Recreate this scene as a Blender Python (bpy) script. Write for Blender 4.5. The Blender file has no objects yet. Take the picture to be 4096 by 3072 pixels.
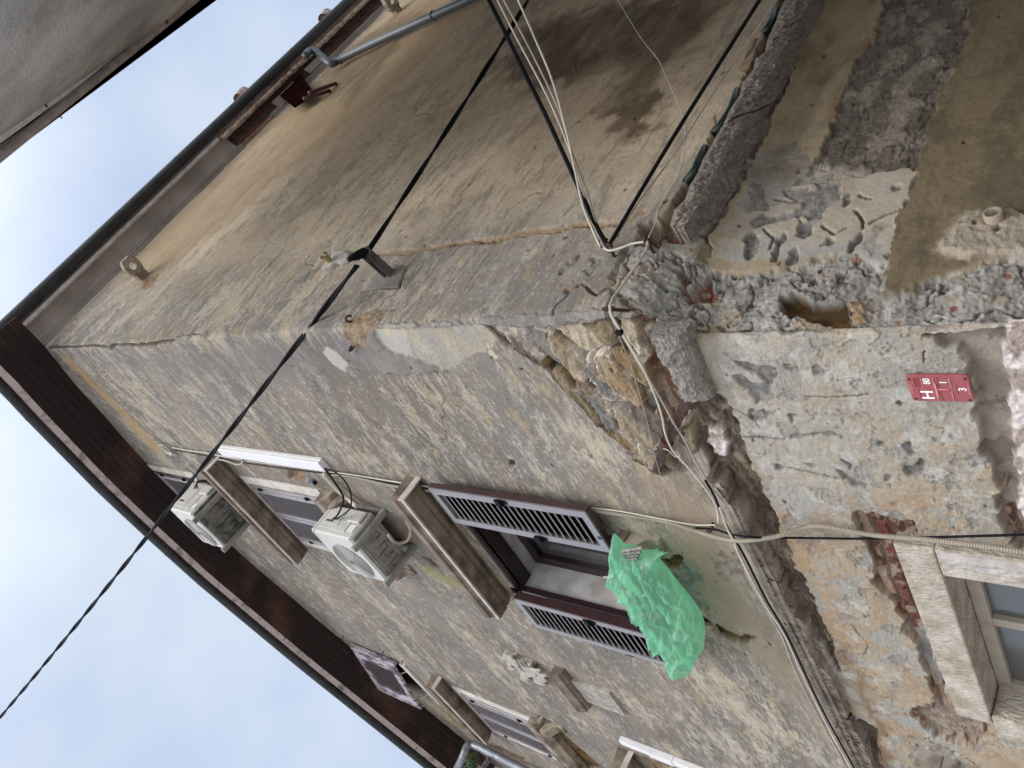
import bpy, bmesh, math, random
import numpy as np
from mathutils import Vector, Matrix
random.seed(7)
R = math.radians
# ------------------------------------------------------------------ camera
F = 3230.0                                   # focal length in photo pixels (4096 wide)
PIT, ROLL, YAW, ANG = R(44.3), R(-89.26), R(-46.55), R(95.75)
fw = np.array([0, math.cos(PIT), math.sin(PIT)]); rt = np.array([1., 0, 0]); up = np.cross(rt, fw)
cr, sr = math.cos(ROLL), math.sin(ROLL)
MX = cr*rt + sr*up; MY = -(-sr*rt + cr*up); MC = np.array([MX, MY, fw])
CAM = np.array([0, 0, 1.6])
sc = bpy.context.scene
cam = bpy.data.objects.new('camera', bpy.data.cameras.new('camera')); sc.collection.objects.link(cam)
cam.data.sensor_width = 36; cam.data.lens = 36*F/4096; cam.data.clip_end = 2000; cam.data.clip_start = 0.02
m = Matrix.Identity(4)
for i, col in enumerate((MX, -MY, -fw)):
    for j in range(3): m[j][i] = col[j]
m.translation = Vector(CAM); cam.matrix_world = m; sc.camera = cam
# ------------------------------------------------------------------ world and light
sundir = Vector((.06, -.66, .75)).normalized()
w = bpy.data.worlds.new("World"); sc.world = w; w.use_nodes = True
nt = w.node_tree; N = nt.nodes; L = nt.links; bg = N['Background']
sky = N.new('ShaderNodeTexSky'); sky.sky_type = 'NISHITA'; sky.sun_disc = False
sky.sun_elevation = math.asin(sundir.z); sky.sun_rotation = math.atan2(sundir.x, sundir.y)
tc = N.new('ShaderNodeTexCoord')
nz = N.new('ShaderNodeTexNoise'); nz.inputs['Scale'].default_value = 2.8; nz.inputs['Detail'].default_value = 7; nz.inputs['Roughness'].default_value = .45
L.new(tc.outputs['Generated'], nz.inputs['Vector'])
rp = N.new('ShaderNodeValToRGB'); rp.color_ramp.elements[0].position = .36; rp.color_ramp.elements[0].color = (.49, .605, .85, 1)
rp.color_ramp.elements[1].position = .66; rp.color_ramp.elements[1].color = (.80, .89, .96, 1)
L.new(nz.outputs['Fac'], rp.inputs['Fac'])
dt = N.new('ShaderNodeVectorMath'); dt.operation = 'DOT_PRODUCT'; dt.inputs[1].default_value = sundir
L.new(tc.outputs['Generated'], dt.inputs[0])
mr = N.new('ShaderNodeMapRange'); mr.inputs['From Min'].default_value = .45; mr.inputs['From Max'].default_value = 1.0
mr.inputs['To Min'].default_value = 0.0; mr.inputs['To Max'].default_value = 1.7; mr.interpolation_type = 'SMOOTHSTEP'
L.new(dt.outputs['Value'], mr.inputs['Value'])
m0 = N.new('ShaderNodeVectorMath'); m0.operation = 'SCALE'; m0.inputs[0].default_value = (1.0, .955, .89); L.new(mr.outputs['Result'], m0.inputs['Scale'])
ml = N.new('ShaderNodeVectorMath'); ml.operation = 'ADD'; L.new(rp.outputs['Color'], ml.inputs[0]); L.new(m0.outputs[0], ml.inputs[1])
sk = N.new('ShaderNodeVectorMath'); sk.operation = 'SCALE'; sk.inputs['Scale'].default_value = .05; L.new(sky.outputs['Color'], sk.inputs[0])
mx = N.new('ShaderNodeMix'); mx.data_type = 'RGBA'; mx.inputs['Factor'].default_value = .93
L.new(sk.outputs[0], mx.inputs['A']); L.new(ml.outputs[0], mx.inputs['B']); L.new(mx.outputs['Result'], bg.inputs['Color'])
bg.inputs['Strength'].default_value = 1.0
sl = bpy.data.lights.new('sun', 'SUN'); sl.energy = 1.5; sl.angle = R(22); sl.color = (1, .96, .9)
so = bpy.data.objects.new('sun', sl); sc.collection.objects.link(so); so.rotation_euler = sundir.to_track_quat('Z', 'Y').to_euler()
sc.view_settings.view_transform = 'Standard'; sc.view_settings.look = 'None'; sc.view_settings.exposure = 0.1; sc.view_settings.gamma = 1
# ------------------------------------------------------------------ geometry of the two facades
D, AZ = 2.7, R(6.75)
C0 = np.array([D*math.sin(AZ), D*math.cos(AZ), 0])
dA = np.array([math.sin(YAW), math.cos(YAW), 0]); dB = np.array([math.sin(YAW+ANG), math.cos(YAW+ANG), 0])
nA = np.array([dA[1], -dA[0], 0]); nA = nA*np.sign(nA@(-C0))
nB = np.array([dB[1], -dB[0], 0]); nB = nB*np.sign(nB@(-C0))
UP = np.array([0, 0, 1.])
REC = .15                                    # the side wall steps back below the string course
def ray(x, y): return MC.T @ np.array([(x-2048)/F, (y-1536)/F, 1.])
def WA(s, z, o=0): return C0 + s*dA + o*nA + z*UP
def WB(t, z, o=0): return C0 + t*dB + o*nB + z*UP
def onA(x, y, o=0):                          # photo point -> (s, z) on the front facade, o in front of it
    r = ray(x, y); t = (nA@C0 + o - nA@CAM)/(nA@r); p = CAM + t*r
    return (p-C0)@dA, p[2]
def onB(x, y, o=0):
    r = ray(x, y); t = (nB@C0 + o - nB@CAM)/(nB@r); p = CAM + t*r
    return (p-C0)@dB, p[2]
def onBl(x, y):                              # lower, recessed part of the side wall: t from its own corner
    r = ray(x, y); q = C0 + REC*dA; t = (nB@q - nB@CAM)/(nB@r); p = CAM + t*r
    return (p-q)@dB, p[2]
def at(x, y, dist): r = ray(x, y); return CAM + r/np.linalg.norm(r)*dist
def pts(ox, oy, k, txt): return [(ox+float(a.split(',')[0])*k, oy+float(a.split(',')[1])*k) for a in txt.split()]
def c1(t): return pts(0, 0, .6329, t)
def c2(t): return pts(1300, 0, .6329, t)
def c3(t): return pts(2696, 0, .6329, t)
def c4(t): return pts(0, 1000, .6329, t)
def c5(t): return pts(1300, 1000, .6329, t)
def c6(t): return pts(2696, 1000, .6329, t)
def c7(t): return pts(1300, 2022, .6329, t)
def c8(t): return pts(2696, 2022, .6329, t)
# ------------------------------------------------------------------ numpy noise
rng = np.random.default_rng(11)
TB = rng.random((512, 512)).astype(np.float32)
GA = rng.random((512, 512)).astype(np.float32)*2*np.pi; GX = np.cos(GA); GY = np.sin(GA)
def vn(x, y, s=0):                           # gradient noise, about 0..1
    x = x + s*37.31 + 1000.; y = y + s*91.7 + 1000.
    xi = np.floor(x).astype(np.int64); yi = np.floor(y).astype(np.int64); fx = (x-xi).astype(np.float32); fy = (y-yi).astype(np.float32)
    ux = fx*fx*fx*(fx*(fx*6-15)+10); uy = fy*fy*fy*(fy*(fy*6-15)+10); a = xi & 511; b = yi & 511; a1 = (xi+1) & 511; b1 = (yi+1) & 511
    n00 = GX[a, b]*fx+GY[a, b]*fy; n10 = GX[a1, b]*(fx-1)+GY[a1, b]*fy; n01 = GX[a, b1]*fx+GY[a, b1]*(fy-1); n11 = GX[a1, b1]*(fx-1)+GY[a1, b1]*(fy-1)
    return .5+.85*((n00*(1-ux)+n10*ux)*(1-uy)+(n01*(1-ux)+n11*ux)*uy)
def fbm(x, y, f, o=4, s=0, g=.5, fy=None):
    fy = fy or f; a = 1.; t = 0; v = 0
    for i in range(o):
        v = v + a*vn(x*f+.31*i*y*fy*0+i*5.3, y*fy+i*9.1, s+i*3.7); t += a; a *= g; f *= 2.03; fy *= 2.03
    return v/t
def ss(a, b, x): t = np.clip((x-a)/(b-a), 0, 1); return t*t*(3-2*t)
def worley(x, y, fx, fy, s=0, jit=.85):
    X = x*fx+s*13.7+500; Y = y*fy+s*7.3+500; xi = np.floor(X).astype(int); yi = np.floor(Y).astype(int)
    d1 = np.full(X.shape, 9.); d2 = np.full(X.shape, 9.); cid = np.zeros(X.shape)
    for dx in (-1, 0, 1):
        for dy in (-1, 0, 1):
            a = xi+dx; b = yi+dy; jx = a+.5+(TB[a & 511, b & 511]-.5)*jit; jy = b+.5+(TB[b & 511, (a+77) & 511]-.5)*jit
            d = np.hypot(X-jx, Y-jy); idv = TB[(a*3+5) & 511, (b*7+9) & 511]
            n = d < d1; d2 = np.where(n, d1, np.minimum(d2, d)); cid = np.where(n, idv, cid); d1 = np.where(n, d, d1)
    return d1, d2-d1, cid
def psd(px, pz, poly):                       # signed distance, positive inside
    P = np.array(poly); d = np.full(px.shape, 1e9); ins = np.zeros(px.shape, bool)
    for i in range(len(P)):
        a = P[i]; b = P[(i+1) % len(P)]; e = b-a; wx = px-a[0]; wz = pz-a[1]
        t = np.clip((wx*e[0]+wz*e[1])/(e@e+1e-12), 0, 1)
        d = np.minimum(d, (wx-t*e[0])**2+(wz-t*e[1])**2)
        c = (a[1] > pz) != (b[1] > pz)
        with np.errstate(divide='ignore', invalid='ignore'): xx = a[0]+(pz-a[1])*e[0]/(e[1] if e[1] else 1e-9)
        ins ^= c & (px < xx)
    d = np.sqrt(d); return np.where(ins, d, -d)
def lsd(px, pz, line):                       # distance to polyline
    P = np.array(line); d = np.full(px.shape, 1e9)
    for i in range(len(P)-1):
        a = P[i]; e = P[i+1]-a; wx = px-a[0]; wz = pz-a[1]; t = np.clip((wx*e[0]+wz*e[1])/(e@e+1e-12), 0, 1)
        d = np.minimum(d, (wx-t*e[0])**2+(wz-t*e[1])**2)
    return np.sqrt(d)
def terr(n, k, w_=.8): v = n*k; f = np.floor(v); return (f+ss(w_, 1, v-f))/k
def lin(*c): return np.array([((v/255+.055)/1.055)**2.4 if v > 10 else v/255/12.92 for v in c])
def ztopA(s): return np.interp(s, [0, .5, 1.72, 2.6, 3.45, 5.16, 5.79, 7.47, 9.2, 11], [11.16, 11.36, 11.67, 11.70, 11.65, 11.1, 10.8, 10.02, 9.3, 8.9])
# ------------------------------------------------------------------ materials
def new_mat(name):
    m = bpy.data.materials.new(name); m.use_nodes = True; return m, m.node_tree.nodes, m.node_tree.links, m.node_tree.nodes['Principled BSDF']
def mat(name, c, rough=.85, var=.25, scale=12, bump=.3, bscale=60, metal=0, c2=None, th=(.45, .6), stretch=(1, 1, 1), spec=.4, bdist=.004, coat=0):
    m, N, L, P = new_mat(name)
    tc = N.new('ShaderNodeTexCoord'); mp = N.new('ShaderNodeMapping'); mp.inputs['Scale'].default_value = stretch
    L.new(tc.outputs['Object'], mp.inputs['Vector'])
    n = N.new('ShaderNodeTexNoise'); n.inputs['Scale'].default_value = scale; n.inputs['Detail'].default_value = 6; n.inputs['Roughness'].default_value = .6
    L.new(mp.outputs[0], n.inputs['Vector'])
    r = N.new('ShaderNodeValToRGB'); r.color_ramp.elements[0].position = th[0]; r.color_ramp.elements[1].position = th[1]
    a = np.array(c); b = np.array(c2) if c2 is not None else a*(1+var)
    if c2 is None: a = a*(1-var); r.color_ramp.elements[0].position = .35; r.color_ramp.elements[1].position = .68
    r.color_ramp.elements[0].color = (*a, 1); r.color_ramp.elements[1].color = (*b, 1)
    L.new(n.outputs['Fac'], r.inputs['Fac']); L.new(r.outputs['Color'], P.inputs['Base Color'])
    P.inputs['Roughness'].default_value = rough; P.inputs['Metallic'].default_value = metal
    P.inputs['Specular IOR Level'].default_value = spec; P.inputs['Coat Weight'].default_value = coat; P.inputs['Coat Roughness'].default_value = .15
    if bump:
        b_ = N.new('ShaderNodeTexNoise'); b_.inputs['Scale'].default_value = bscale; b_.inputs['Detail'].default_value = 5; L.new(mp.outputs[0], b_.inputs['Vector'])
        bm = N.new('ShaderNodeBump'); bm.inputs['Strength'].default_value = bump; bm.inputs['Distance'].default_value = bdist
        L.new(b_.outputs['Fac'], bm.inputs['Height']); L.new(bm.outputs['Normal'], P.inputs['Normal'])
    return m
def wall_mat(name='weathered_plaster', grain=.10):
    m, N, L, P = new_mat(name)
    at_ = N.new('ShaderNodeAttribute'); at_.attribute_name = 'Col'; tc = N.new('ShaderNodeTexCoord')
    n = N.new('ShaderNodeTexNoise'); n.inputs['Scale'].default_value = 95; n.inputs['Detail'].default_value = 4; n.inputs['Roughness'].default_value = .7
    L.new(tc.outputs['Object'], n.inputs['Vector'])
    mr = N.new('ShaderNodeMapRange'); mr.inputs['From Min'].default_value = .25; mr.inputs['From Max'].default_value = .75
    mr.inputs['To Min'].default_value = 1-grain*1.6; mr.inputs['To Max'].default_value = 1+grain*1.6
    L.new(n.outputs['Fac'], mr.inputs['Value'])
    v = N.new('ShaderNodeVectorMath'); v.operation = 'SCALE'; L.new(at_.outputs['Color'], v.inputs[0]); L.new(mr.outputs['Result'], v.inputs['Scale'])
    L.new(v.outputs[0], P.inputs['Base Color']); P.inputs['Roughness'].default_value = .93; P.inputs['Specular IOR Level'].default_value = .2
    b1 = N.new('ShaderNodeTexNoise'); b1.inputs['Scale'].default_value = 42; b1.inputs['Detail'].default_value = 8; b1.inputs['Roughness'].default_value = .65
    L.new(tc.outputs['Object'], b1.inputs['Vector'])
    bm = N.new('ShaderNodeBump'); bm.inputs['Distance'].default_value = .010; L.new(at_.outputs['Alpha'], bm.inputs['Strength'])
    L.new(b1.outputs['Fac'], bm.inputs['Height']); L.new(bm.outputs['Normal'], P.inputs['Normal'])
    return m
M = dict(
    wall=wall_mat(),
    stone=mat('weathered_limestone', (.33, .30, .26), .9, c2=(.13, .105, .085), scale=5, th=(.42, .62), bump=.6, bscale=45),
    hood=mat('stained_hood_stone', (.23, .18, .14), .92, c2=(.07, .052, .04), scale=6, th=(.38, .66), bump=.6, bscale=40, stretch=(1, 1, .6)),
    chisel=None,
    pale=mat('pale_carved_stone', (.38, .355, .32), .9, var=.25, scale=14, bump=.7, bscale=80),
    soffit=mat('dark_brown_boards', (.015, .0068, .0072), .85, c2=(.065, .028, .019), scale=1.7, th=(.52, .66), bump=.3, bscale=30, stretch=(.6, 1, 1)),
    gutter=mat('dark_zinc_gutter', (.022, .022, .026), .5, var=.4, scale=4, bump=.1, spec=.5),
    fascia=mat('pinkish_white_fascia', (.55, .47, .47), .6, c2=(.10, .07, .07), scale=9, th=(.5, .75)),
    cornice=mat('grey_cove_plaster', (.235, .20, .175), .9, var=.22, scale=3, bump=.4, bscale=30),
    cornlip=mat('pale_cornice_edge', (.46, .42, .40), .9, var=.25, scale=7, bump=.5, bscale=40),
    brickdark=mat('dark_exposed_brick', (.065, .030, .024), .95, c2=(.025, .014, .012), scale=9, th=(.4, .65), bump=.9, bscale=30, bdist=.015),
    redbox=mat('dark_red_lining', (.010, .003, .003), 1.0, var=.3, scale=5, spec=0),
    redpipe=mat('red_brown_pipe', (.11, .035, .035), .6, var=.3, scale=9),
    pipe=mat('grey_plastic_pipe', (.085, .10, .115), .45, var=.12, scale=3, bump=.05, spec=.5),
    zinc=mat('galvanised_pipe', (.24, .26, .29), .45, var=.35, scale=14, bump=.2, metal=.5),
    alu=mat('sky_sheen_enamel', (.27, .252, .262), .38, var=.08, scale=6, bump=.05, metal=.35, spec=.6, coat=.4),  # pale base colour holds the sky sheen on brown enamel
    brown=mat('dark_brown_enamel', (.042, .017, .020), .35, var=.15, scale=6, bump=.05, spec=.6, coat=.3),
    slat=mat('dark_brown_slat', (.020, .010, .011), .4, var=.15, scale=6, bump=.05, spec=.5),
    slatw=mat('lilac_paint_and_lit_edge', (.38, .35, .38), .6, var=.2, scale=20, bump=.1),
    oldwood=mat('peeling_lilac_paint', (.38, .35, .40), .85, c2=(.10, .07, .09), scale=16, th=(.45, .6), bump=.6, bscale=60, stretch=(1, 1, .3)),
    purplewood=mat('worn_purple_wood', (.16, .11, .14), .8, c2=(.045, .022, .028), scale=10, th=(.42, .6), bump=.4, stretch=(1, 1, .3)),
    reveal=mat('grey_white_reveal_plaster', (.60, .58, .58), .9, c2=(.36, .34, .32), scale=6, th=(.4, .7), bump=.4),
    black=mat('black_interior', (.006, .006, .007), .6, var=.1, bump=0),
    rubber=mat('black_cable_sheath', (.005, .0055, .008), .75, var=.2, scale=20, bump=.05, spec=.15),
    wcable=mat('aged_white_cable', (.55, .50, .44), .5, var=.14, scale=9, bump=.05),
    bcable=mat('beige_dirty_cable', (.36, .31, .27), .6, var=.2, scale=9, bump=.05),
    rust=mat('rusty_iron', (.035, .020, .018), .75, c2=(.085, .035, .022), scale=30, bump=.6, bscale=120),
    conduit=mat('beige_corrugated_plastic', (.32, .285, .23), .55, var=.12, scale=6, bump=.1),
    acw=mat('white_ac_enamel', (.54, .53, .495), .4, var=.07, scale=5, bump=.03, spec=.5),
    acg=mat('pale_grey_ac_base', (.26, .255, .235), .55, c2=(.15, .145, .135), scale=7, th=(.45, .65), bump=.1),
    acd=mat('dirty_grey_ac_base', (.17, .165, .155), .6, c2=(.06, .058, .055), scale=9, th=(.42, .6), bump=.2),
    acgrille=mat('ac_grille', (.36, .35, .335), .5, var=.1, bump=.03),
    fin=mat('dark_condenser_fin', (.06, .06, .062), .5, var=.4, scale=30, bump=.2),
    trunk=mat('white_plastic_trunking', (.72, .72, .74), .4, var=.05, scale=4, bump=.02, spec=.5),
    sign=mat('faded_red_plastic', (.31, .075, .080), .45, var=.10, scale=18, bump=.08, spec=.5),
    signd=mat('dark_red_plastic_tile', (.24, .035, .035), .45, var=.15, scale=18, bump=.05, spec=.5),
    signl=mat('pink_worn_plastic', (.62, .27, .27), .5, var=.12, scale=18, bump=.05),
    white=mat('white_lettering', (.85, .85, .85), .5, var=.03, bump=0),
    screw=mat('dark_steel_screw', (.05, .06, .07), .4, var=.3, scale=60, metal=.7, bump=.1),
    woodf=mat('cream_window_frame', (.36, .32, .27), .7, var=.14, scale=12, bump=.2, stretch=(1, 1, .4)),
    hose=mat('dark_green_hose', (.010, .032, .027), .4, var=.2, scale=9, bump=.1, spec=.5),
    timber=mat('raw_timber', (.30, .21, .13), .8, var=.25, scale=15, bump=.4, stretch=(1, 1, .3)),
    beigepipe=mat('beige_plastic_tube', (.48, .36, .20), .45, var=.15, scale=15, bump=.05),
    steel=mat('grey_steel_bracket', (.14, .145, .15), .5, c2=(.09, .045, .035), scale=9, th=(.5, .68), metal=.4, bump=.3, bscale=80),
    box=mat('grey_junction_plastic', (.17, .20, .23), .5, var=.1, bump=.02),
    blue=mat('dark_blue_plastic', (.025, .04, .09), .35, var=.1, bump=.02, spec=.5),
    terracotta=mat('terracotta_flue', (.50, .42, .36), .85, c2=(.26, .17, .13), scale=14, th=(.45, .6), bump=.4),
    tile=mat('roof_tile', (.30, .14, .08), .9, var=.4, scale=8, bump=.6),
    ngrey=mat('grey_roughcast', (.50, .48, .46), .95, c2=(.17, .155, .145), scale=1.3, th=(.36, .7), bump=1.0, bscale=26, bdist=.02, stretch=(1, 1, .45)),
    nsoff=mat('brown_eave_board', (.30, .22, .18), .8, var=.2, scale=3, bump=.2),
    nwhite=mat('white_render', (.62, .60, .60), .9, c2=(.48, .45, .42), scale=5, bump=.3),
    nbeige=mat('grey_beige_render', (.30, .26, .24), .9, var=.1, scale=4, bump=.3),
    nflash=mat('pale_zinc_flashing', (.66, .68, .72), .5, var=.15, scale=18, bump=.2),
    ground=mat('stone_paving', (.50, .48, .45), .9, var=.2, scale=3, bump=.5, bscale=20),
    leaf=mat('green_leaf', (.035, .07, .02), .6, var=.4, scale=30, bump=0),
)
def chisel():
    m, N, L, P = new_mat('chiselled_pale_stone')
    tc = N.new('ShaderNodeTexCoord'); n = N.new('ShaderNodeTexNoise'); n.inputs['Scale'].default_value = 9; n.inputs['Detail'].default_value = 6
    L.new(tc.outputs['Object'], n.inputs['Vector']); r = N.new('ShaderNodeValToRGB')
    r.color_ramp.elements[0].position = .38; r.color_ramp.elements[0].color = (.36, .305, .24, 1); r.color_ramp.elements[1].position = .62; r.color_ramp.elements[1].color = (.54, .49, .43, 1)
    L.new(n.outputs['Fac'], r.inputs['Fac']); L.new(r.outputs['Color'], P.inputs['Base Color']); P.inputs['Roughness'].default_value = .92
    mp = N.new('ShaderNodeMapping'); mp.inputs['Scale'].default_value = (1.1, 1.1, .45); L.new(tc.outputs['Object'], mp.inputs['Vector'])
    v = N.new('ShaderNodeTexNoise'); v.inputs['Scale'].default_value = 70; v.inputs['Detail'].default_value = 4; L.new(mp.outputs[0], v.inputs['Vector'])
    b = N.new('ShaderNodeBump'); b.inputs['Strength'].default_value = 1; b.inputs['Distance'].default_value = .022; L.new(v.outputs['Fac'], b.inputs['Height']); L.new(b.outputs['Normal'], P.inputs['Normal'])
    return m
M['chisel'] = chisel()
def glass(name, c, rough=.08, alpha=1):
    m, N, L, P = new_mat(name); P.inputs['Base Color'].default_value = (*c, 1); P.inputs['Roughness'].default_value = rough
    P.inputs['Specular IOR Level'].default_value = .7; P.inputs['Coat Weight'].default_value = .5; return m
M['glass'] = glass('dull_window_glass', (.085, .09, .09), .22); M['glassd'] = glass('dark_window_glass', (.05, .054, .056), .2)
def plastic():
    m, N, L, P = new_mat('thin_green_plastic')
    P.inputs['Base Color'].default_value = (.42, .80, .60, 1); P.inputs['Roughness'].default_value = .30; P.inputs['Specular IOR Level'].default_value = .9; P.inputs['Coat Weight'].default_value = .6; P.inputs['Coat Roughness'].default_value = .2
    tr = N.new('ShaderNodeBsdfTranslucent'); tr.inputs['Color'].default_value = (.30, .85, .56, 1)
    tp = N.new('ShaderNodeBsdfTransparent'); tp.inputs['Color'].default_value = (.78, .94, .84, 1)
    tc = N.new('ShaderNodeTexCoord'); n = N.new('ShaderNodeTexNoise'); n.inputs['Scale'].default_value = 16; n.inputs['Detail'].default_value = 4; n.inputs['Distortion'].default_value = 2.5
    L.new(tc.outputs['Object'], n.inputs['Vector']); b = N.new('ShaderNodeBump'); b.inputs['Strength'].default_value = .5; b.inputs['Distance'].default_value = .012
    L.new(n.outputs['Fac'], b.inputs['Height']); L.new(b.outputs['Normal'], P.inputs['Normal'])
    a = N.new('ShaderNodeMixShader'); a.inputs[0].default_value = .42; L.new(P.outputs[0], a.inputs[1]); L.new(tr.outputs[0], a.inputs[2])
    c = N.new('ShaderNodeMixShader'); c.inputs[0].default_value = .56; L.new(a.outputs[0], c.inputs[1]); L.new(tp.outputs[0], c.inputs[2])
    L.new(c.outputs[0], N['Material Output'].inputs['Surface']); return m
M['bag'] = plastic()
# ------------------------------------------------------------------ mesh builder
COL = sc.collection
class MB:
    def __init__(s): s.v = []; s.f = []; s.mi = []; s.cur = 0
    def add(s, vs, fs):
        b = len(s.v); s.v += [tuple(map(float, p)) for p in vs]; s.f += [tuple(i+b for i in f) for f in fs]; s.mi += [s.cur]*len(fs)
    def hexa(s, p):                          # p: 8 points, bottom 4 (ccw) then top 4
        s.add(p, [(0, 3, 2, 1), (4, 5, 6, 7), (0, 1, 5, 4), (1, 2, 6, 5), (2, 3, 7, 6), (3, 0, 4, 7)])
    def box(s, W, a0, a1, z0, z1, o0, o1):
        s.hexa([W(a0, z0, o0), W(a1, z0, o0), W(a1, z0, o1), W(a0, z0, o1), W(a0, z1, o0), W(a1, z1, o0), W(a1, z1, o1), W(a0, z1, o1)])
    def tube(s, P, r, n=10, caps=True, rad=None):
        P = [np.array(p, float) for p in P]; prev = None; rings = []
        for i, p in enumerate(P):
            t = P[min(i+1, len(P)-1)]-P[max(i-1, 0)]; t = t/(np.linalg.norm(t)+1e-12)
            if prev is None:
                a = np.cross(t, UP if abs(t[2]) < .9 else np.array([1., 0, 0])); a /= np.linalg.norm(a)
            else:
                a = prev-(prev@t)*t; a /= np.linalg.norm(a)
            prev = a; b = np.cross(t, a); rr = rad[i] if rad is not None else r
            rings.append([p+rr*(math.cos(2*math.pi*k/n)*a+math.sin(2*math.pi*k/n)*b) for k in range(n)])
        vs = [q for g in rings for q in g]; fs = []
        for i in range(len(P)-1):
            for k in range(n): fs.append((i*n+k, i*n+(k+1) % n, (i+1)*n+(k+1) % n, (i+1)*n+k))
        if caps: fs += [tuple(range(n-1, -1, -1)), tuple((len(P)-1)*n+k for k in range(n))]
        s.add(vs, fs)
    def prism(s, W, prof, a0, a1):           # prof: (z, o) outline extruded along the facade
        n = len(prof); vs = [W(a0, z, o) for z, o in prof]+[W(a1, z, o) for z, o in prof]
        s.add(vs, [(i, (i+1) % n, n+(i+1) % n, n+i) for i in range(n)]+[tuple(range(n-1, -1, -1)), tuple(range(n, 2*n))])
    def sheet(s, W, poly, o0, o1):           # poly (a, z) extruded from o0 to o1
        n = len(poly); vs = [W(a, z, o0) for a, z in poly]+[W(a, z, o1) for a, z in poly]
        s.add(vs, [(i, (i+1) % n, n+(i+1) % n, n+i) for i in range(n)]+[tuple(range(n-1, -1, -1)), tuple(range(n, 2*n))])
    def build(s, name, mats, parent=None, smooth=False, bevel=0, disp=0, col=None):
        me = bpy.data.meshes.new(name); me.from_pydata(s.v, [], s.f)
        for m_ in (mats if isinstance(mats, (list, tuple)) else [mats]): me.materials.append(m_)
        if max(s.mi, default=0): me.polygons.foreach_set('material_index', s.mi)
        bm = bmesh.new(); bm.from_mesh(me); bmesh.ops.recalc_face_normals(bm, faces=bm.faces); bm.to_mesh(me); bm.free()
        if smooth: me.polygons.foreach_set('use_smooth', [True]*len(me.polygons))
        o = bpy.data.objects.new(name, me); COL.objects.link(o)
        if bevel: b = o.modifiers.new('b', 'BEVEL'); b.width = bevel; b.segments = 2; b.limit_method = 'ANGLE'
        if parent:
            o.parent = parent
            if parent.type == 'EMPTY': o.matrix_parent_inverse = Matrix.Translation(-parent.location)
        else:                                # a thing of one mesh: origin at its lowest middle point
            c = np.array(s.v); q = Vector(((c[:, 0].min()+c[:, 0].max())/2, (c[:, 1].min()+c[:, 1].max())/2, c[:, 2].min()))
            me.transform(Matrix.Translation(-q)); o.location = q
        return o
def tag(o, label=None, cat=None, group=None, kind=None):
    if label: o['label'] = label
    if cat: o['category'] = cat
    if group: o['group'] = group
    if kind: o['kind'] = kind
    return o
def empty(name, loc, **k):
    o = bpy.data.objects.new(name, None); COL.objects.link(o); o.empty_display_size = .2; o.location = Vector(loc); tag(o, **k); return o
def spline(P, n=8):
    P = [np.array(p, float) for p in P]; Q = []
    for i in range(len(P)-1):
        p0 = P[max(i-1, 0)]; p1 = P[i]; p2 = P[i+1]; p3 = P[min(i+2, len(P)-1)]
        for k in range(n):
            t = k/n; Q.append(.5*((2*p1)+(-p0+p2)*t+(2*p0-5*p1+4*p2-p3)*t*t+(-p0+3*p1-3*p2+p3)*t**3))
    return Q+[P[-1]]
def sag(a, b, d, n=40): a = np.array(a); b = np.array(b); return [a+(b-a)*i/n - UP*d*4*(i/n)*(1-i/n) for i in range(n+1)]
# ================================================================== SETTING
gm = MB(); gm.add([(-300, -300, 0), (300, -300, 0), (300, 300, 0), (-300, 300, 0)], [(0, 1, 2, 3)])
tag(gm.build('ground', M['ground']), kind='structure')
# ================================================================== THE OLD HOUSE
house = empty('old_house', C0, label='weathered corner house with peeling grey and cream plaster and exposed masonry', cat='house')
K = 1.18                                     # grid density: vertex step in final-picture pixels is about 1/K
def steps(a, b, fn):
    out = [a]
    while out[-1] < b: out.append(out[-1]+fn(out[-1]))
    out[-1] = b; return np.array(out)
perpA = float(nA@(CAM-C0)); perpB = float(nB@(CAM-C0)); camA = float(dA@(CAM-C0)); camB = float(dB@(CAM-C0))
uA = steps(0, 11, lambda s: min(.08, ((s-camA)**2+perpA**2+2.0)/(807*perpA)/K))
uB = steps(0, 8, lambda s: min(.08, ((s-camB)**2+perpB**2+2.0)/(807*perpB)/K))
zz = np.concatenate([np.arange(0, 1.85, .06), steps(1.85, 11.75, lambda z: ((z-1.6)**2+D*D)/(807*D)/K)])
U = np.concatenate([-uB[:0:-1], uA])
nu, nz_ = len(U), len(zz)
UU, ZZ = np.meshgrid(U, zz); UU = UU.ravel(); ZZ = ZZ.ravel()
c_ = REC*(1-ss(3.27, 3.68, ZZ))
sideA = UU >= 0
X = np.where(sideA, UU+c_*np.exp(-UU/.35), UU)     # s on the front wall, -t on the side wall
Z = ZZ
r0 = .018+.03*fbm(Z, Z*0, 2.3, 3, 5)+np.where((Z > 2.2) & (Z < 3.7), .05, 0)
rad = np.sqrt(UU**2+r0**2); aa = (UU+rad)/2; bb = (-UU+rad)/2
aa = np.where(sideA, aa+(X-UU), aa+c_*np.exp(-0*UU))
wA_ = (1+UU/rad)/2
H = np.zeros_like(X); RGB = np.zeros((len(X), 3)); BMP = np.full(len(X), .28)
RAG = (fbm(X, Z, 14, 2, 7, .55)-.5)*.060
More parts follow.
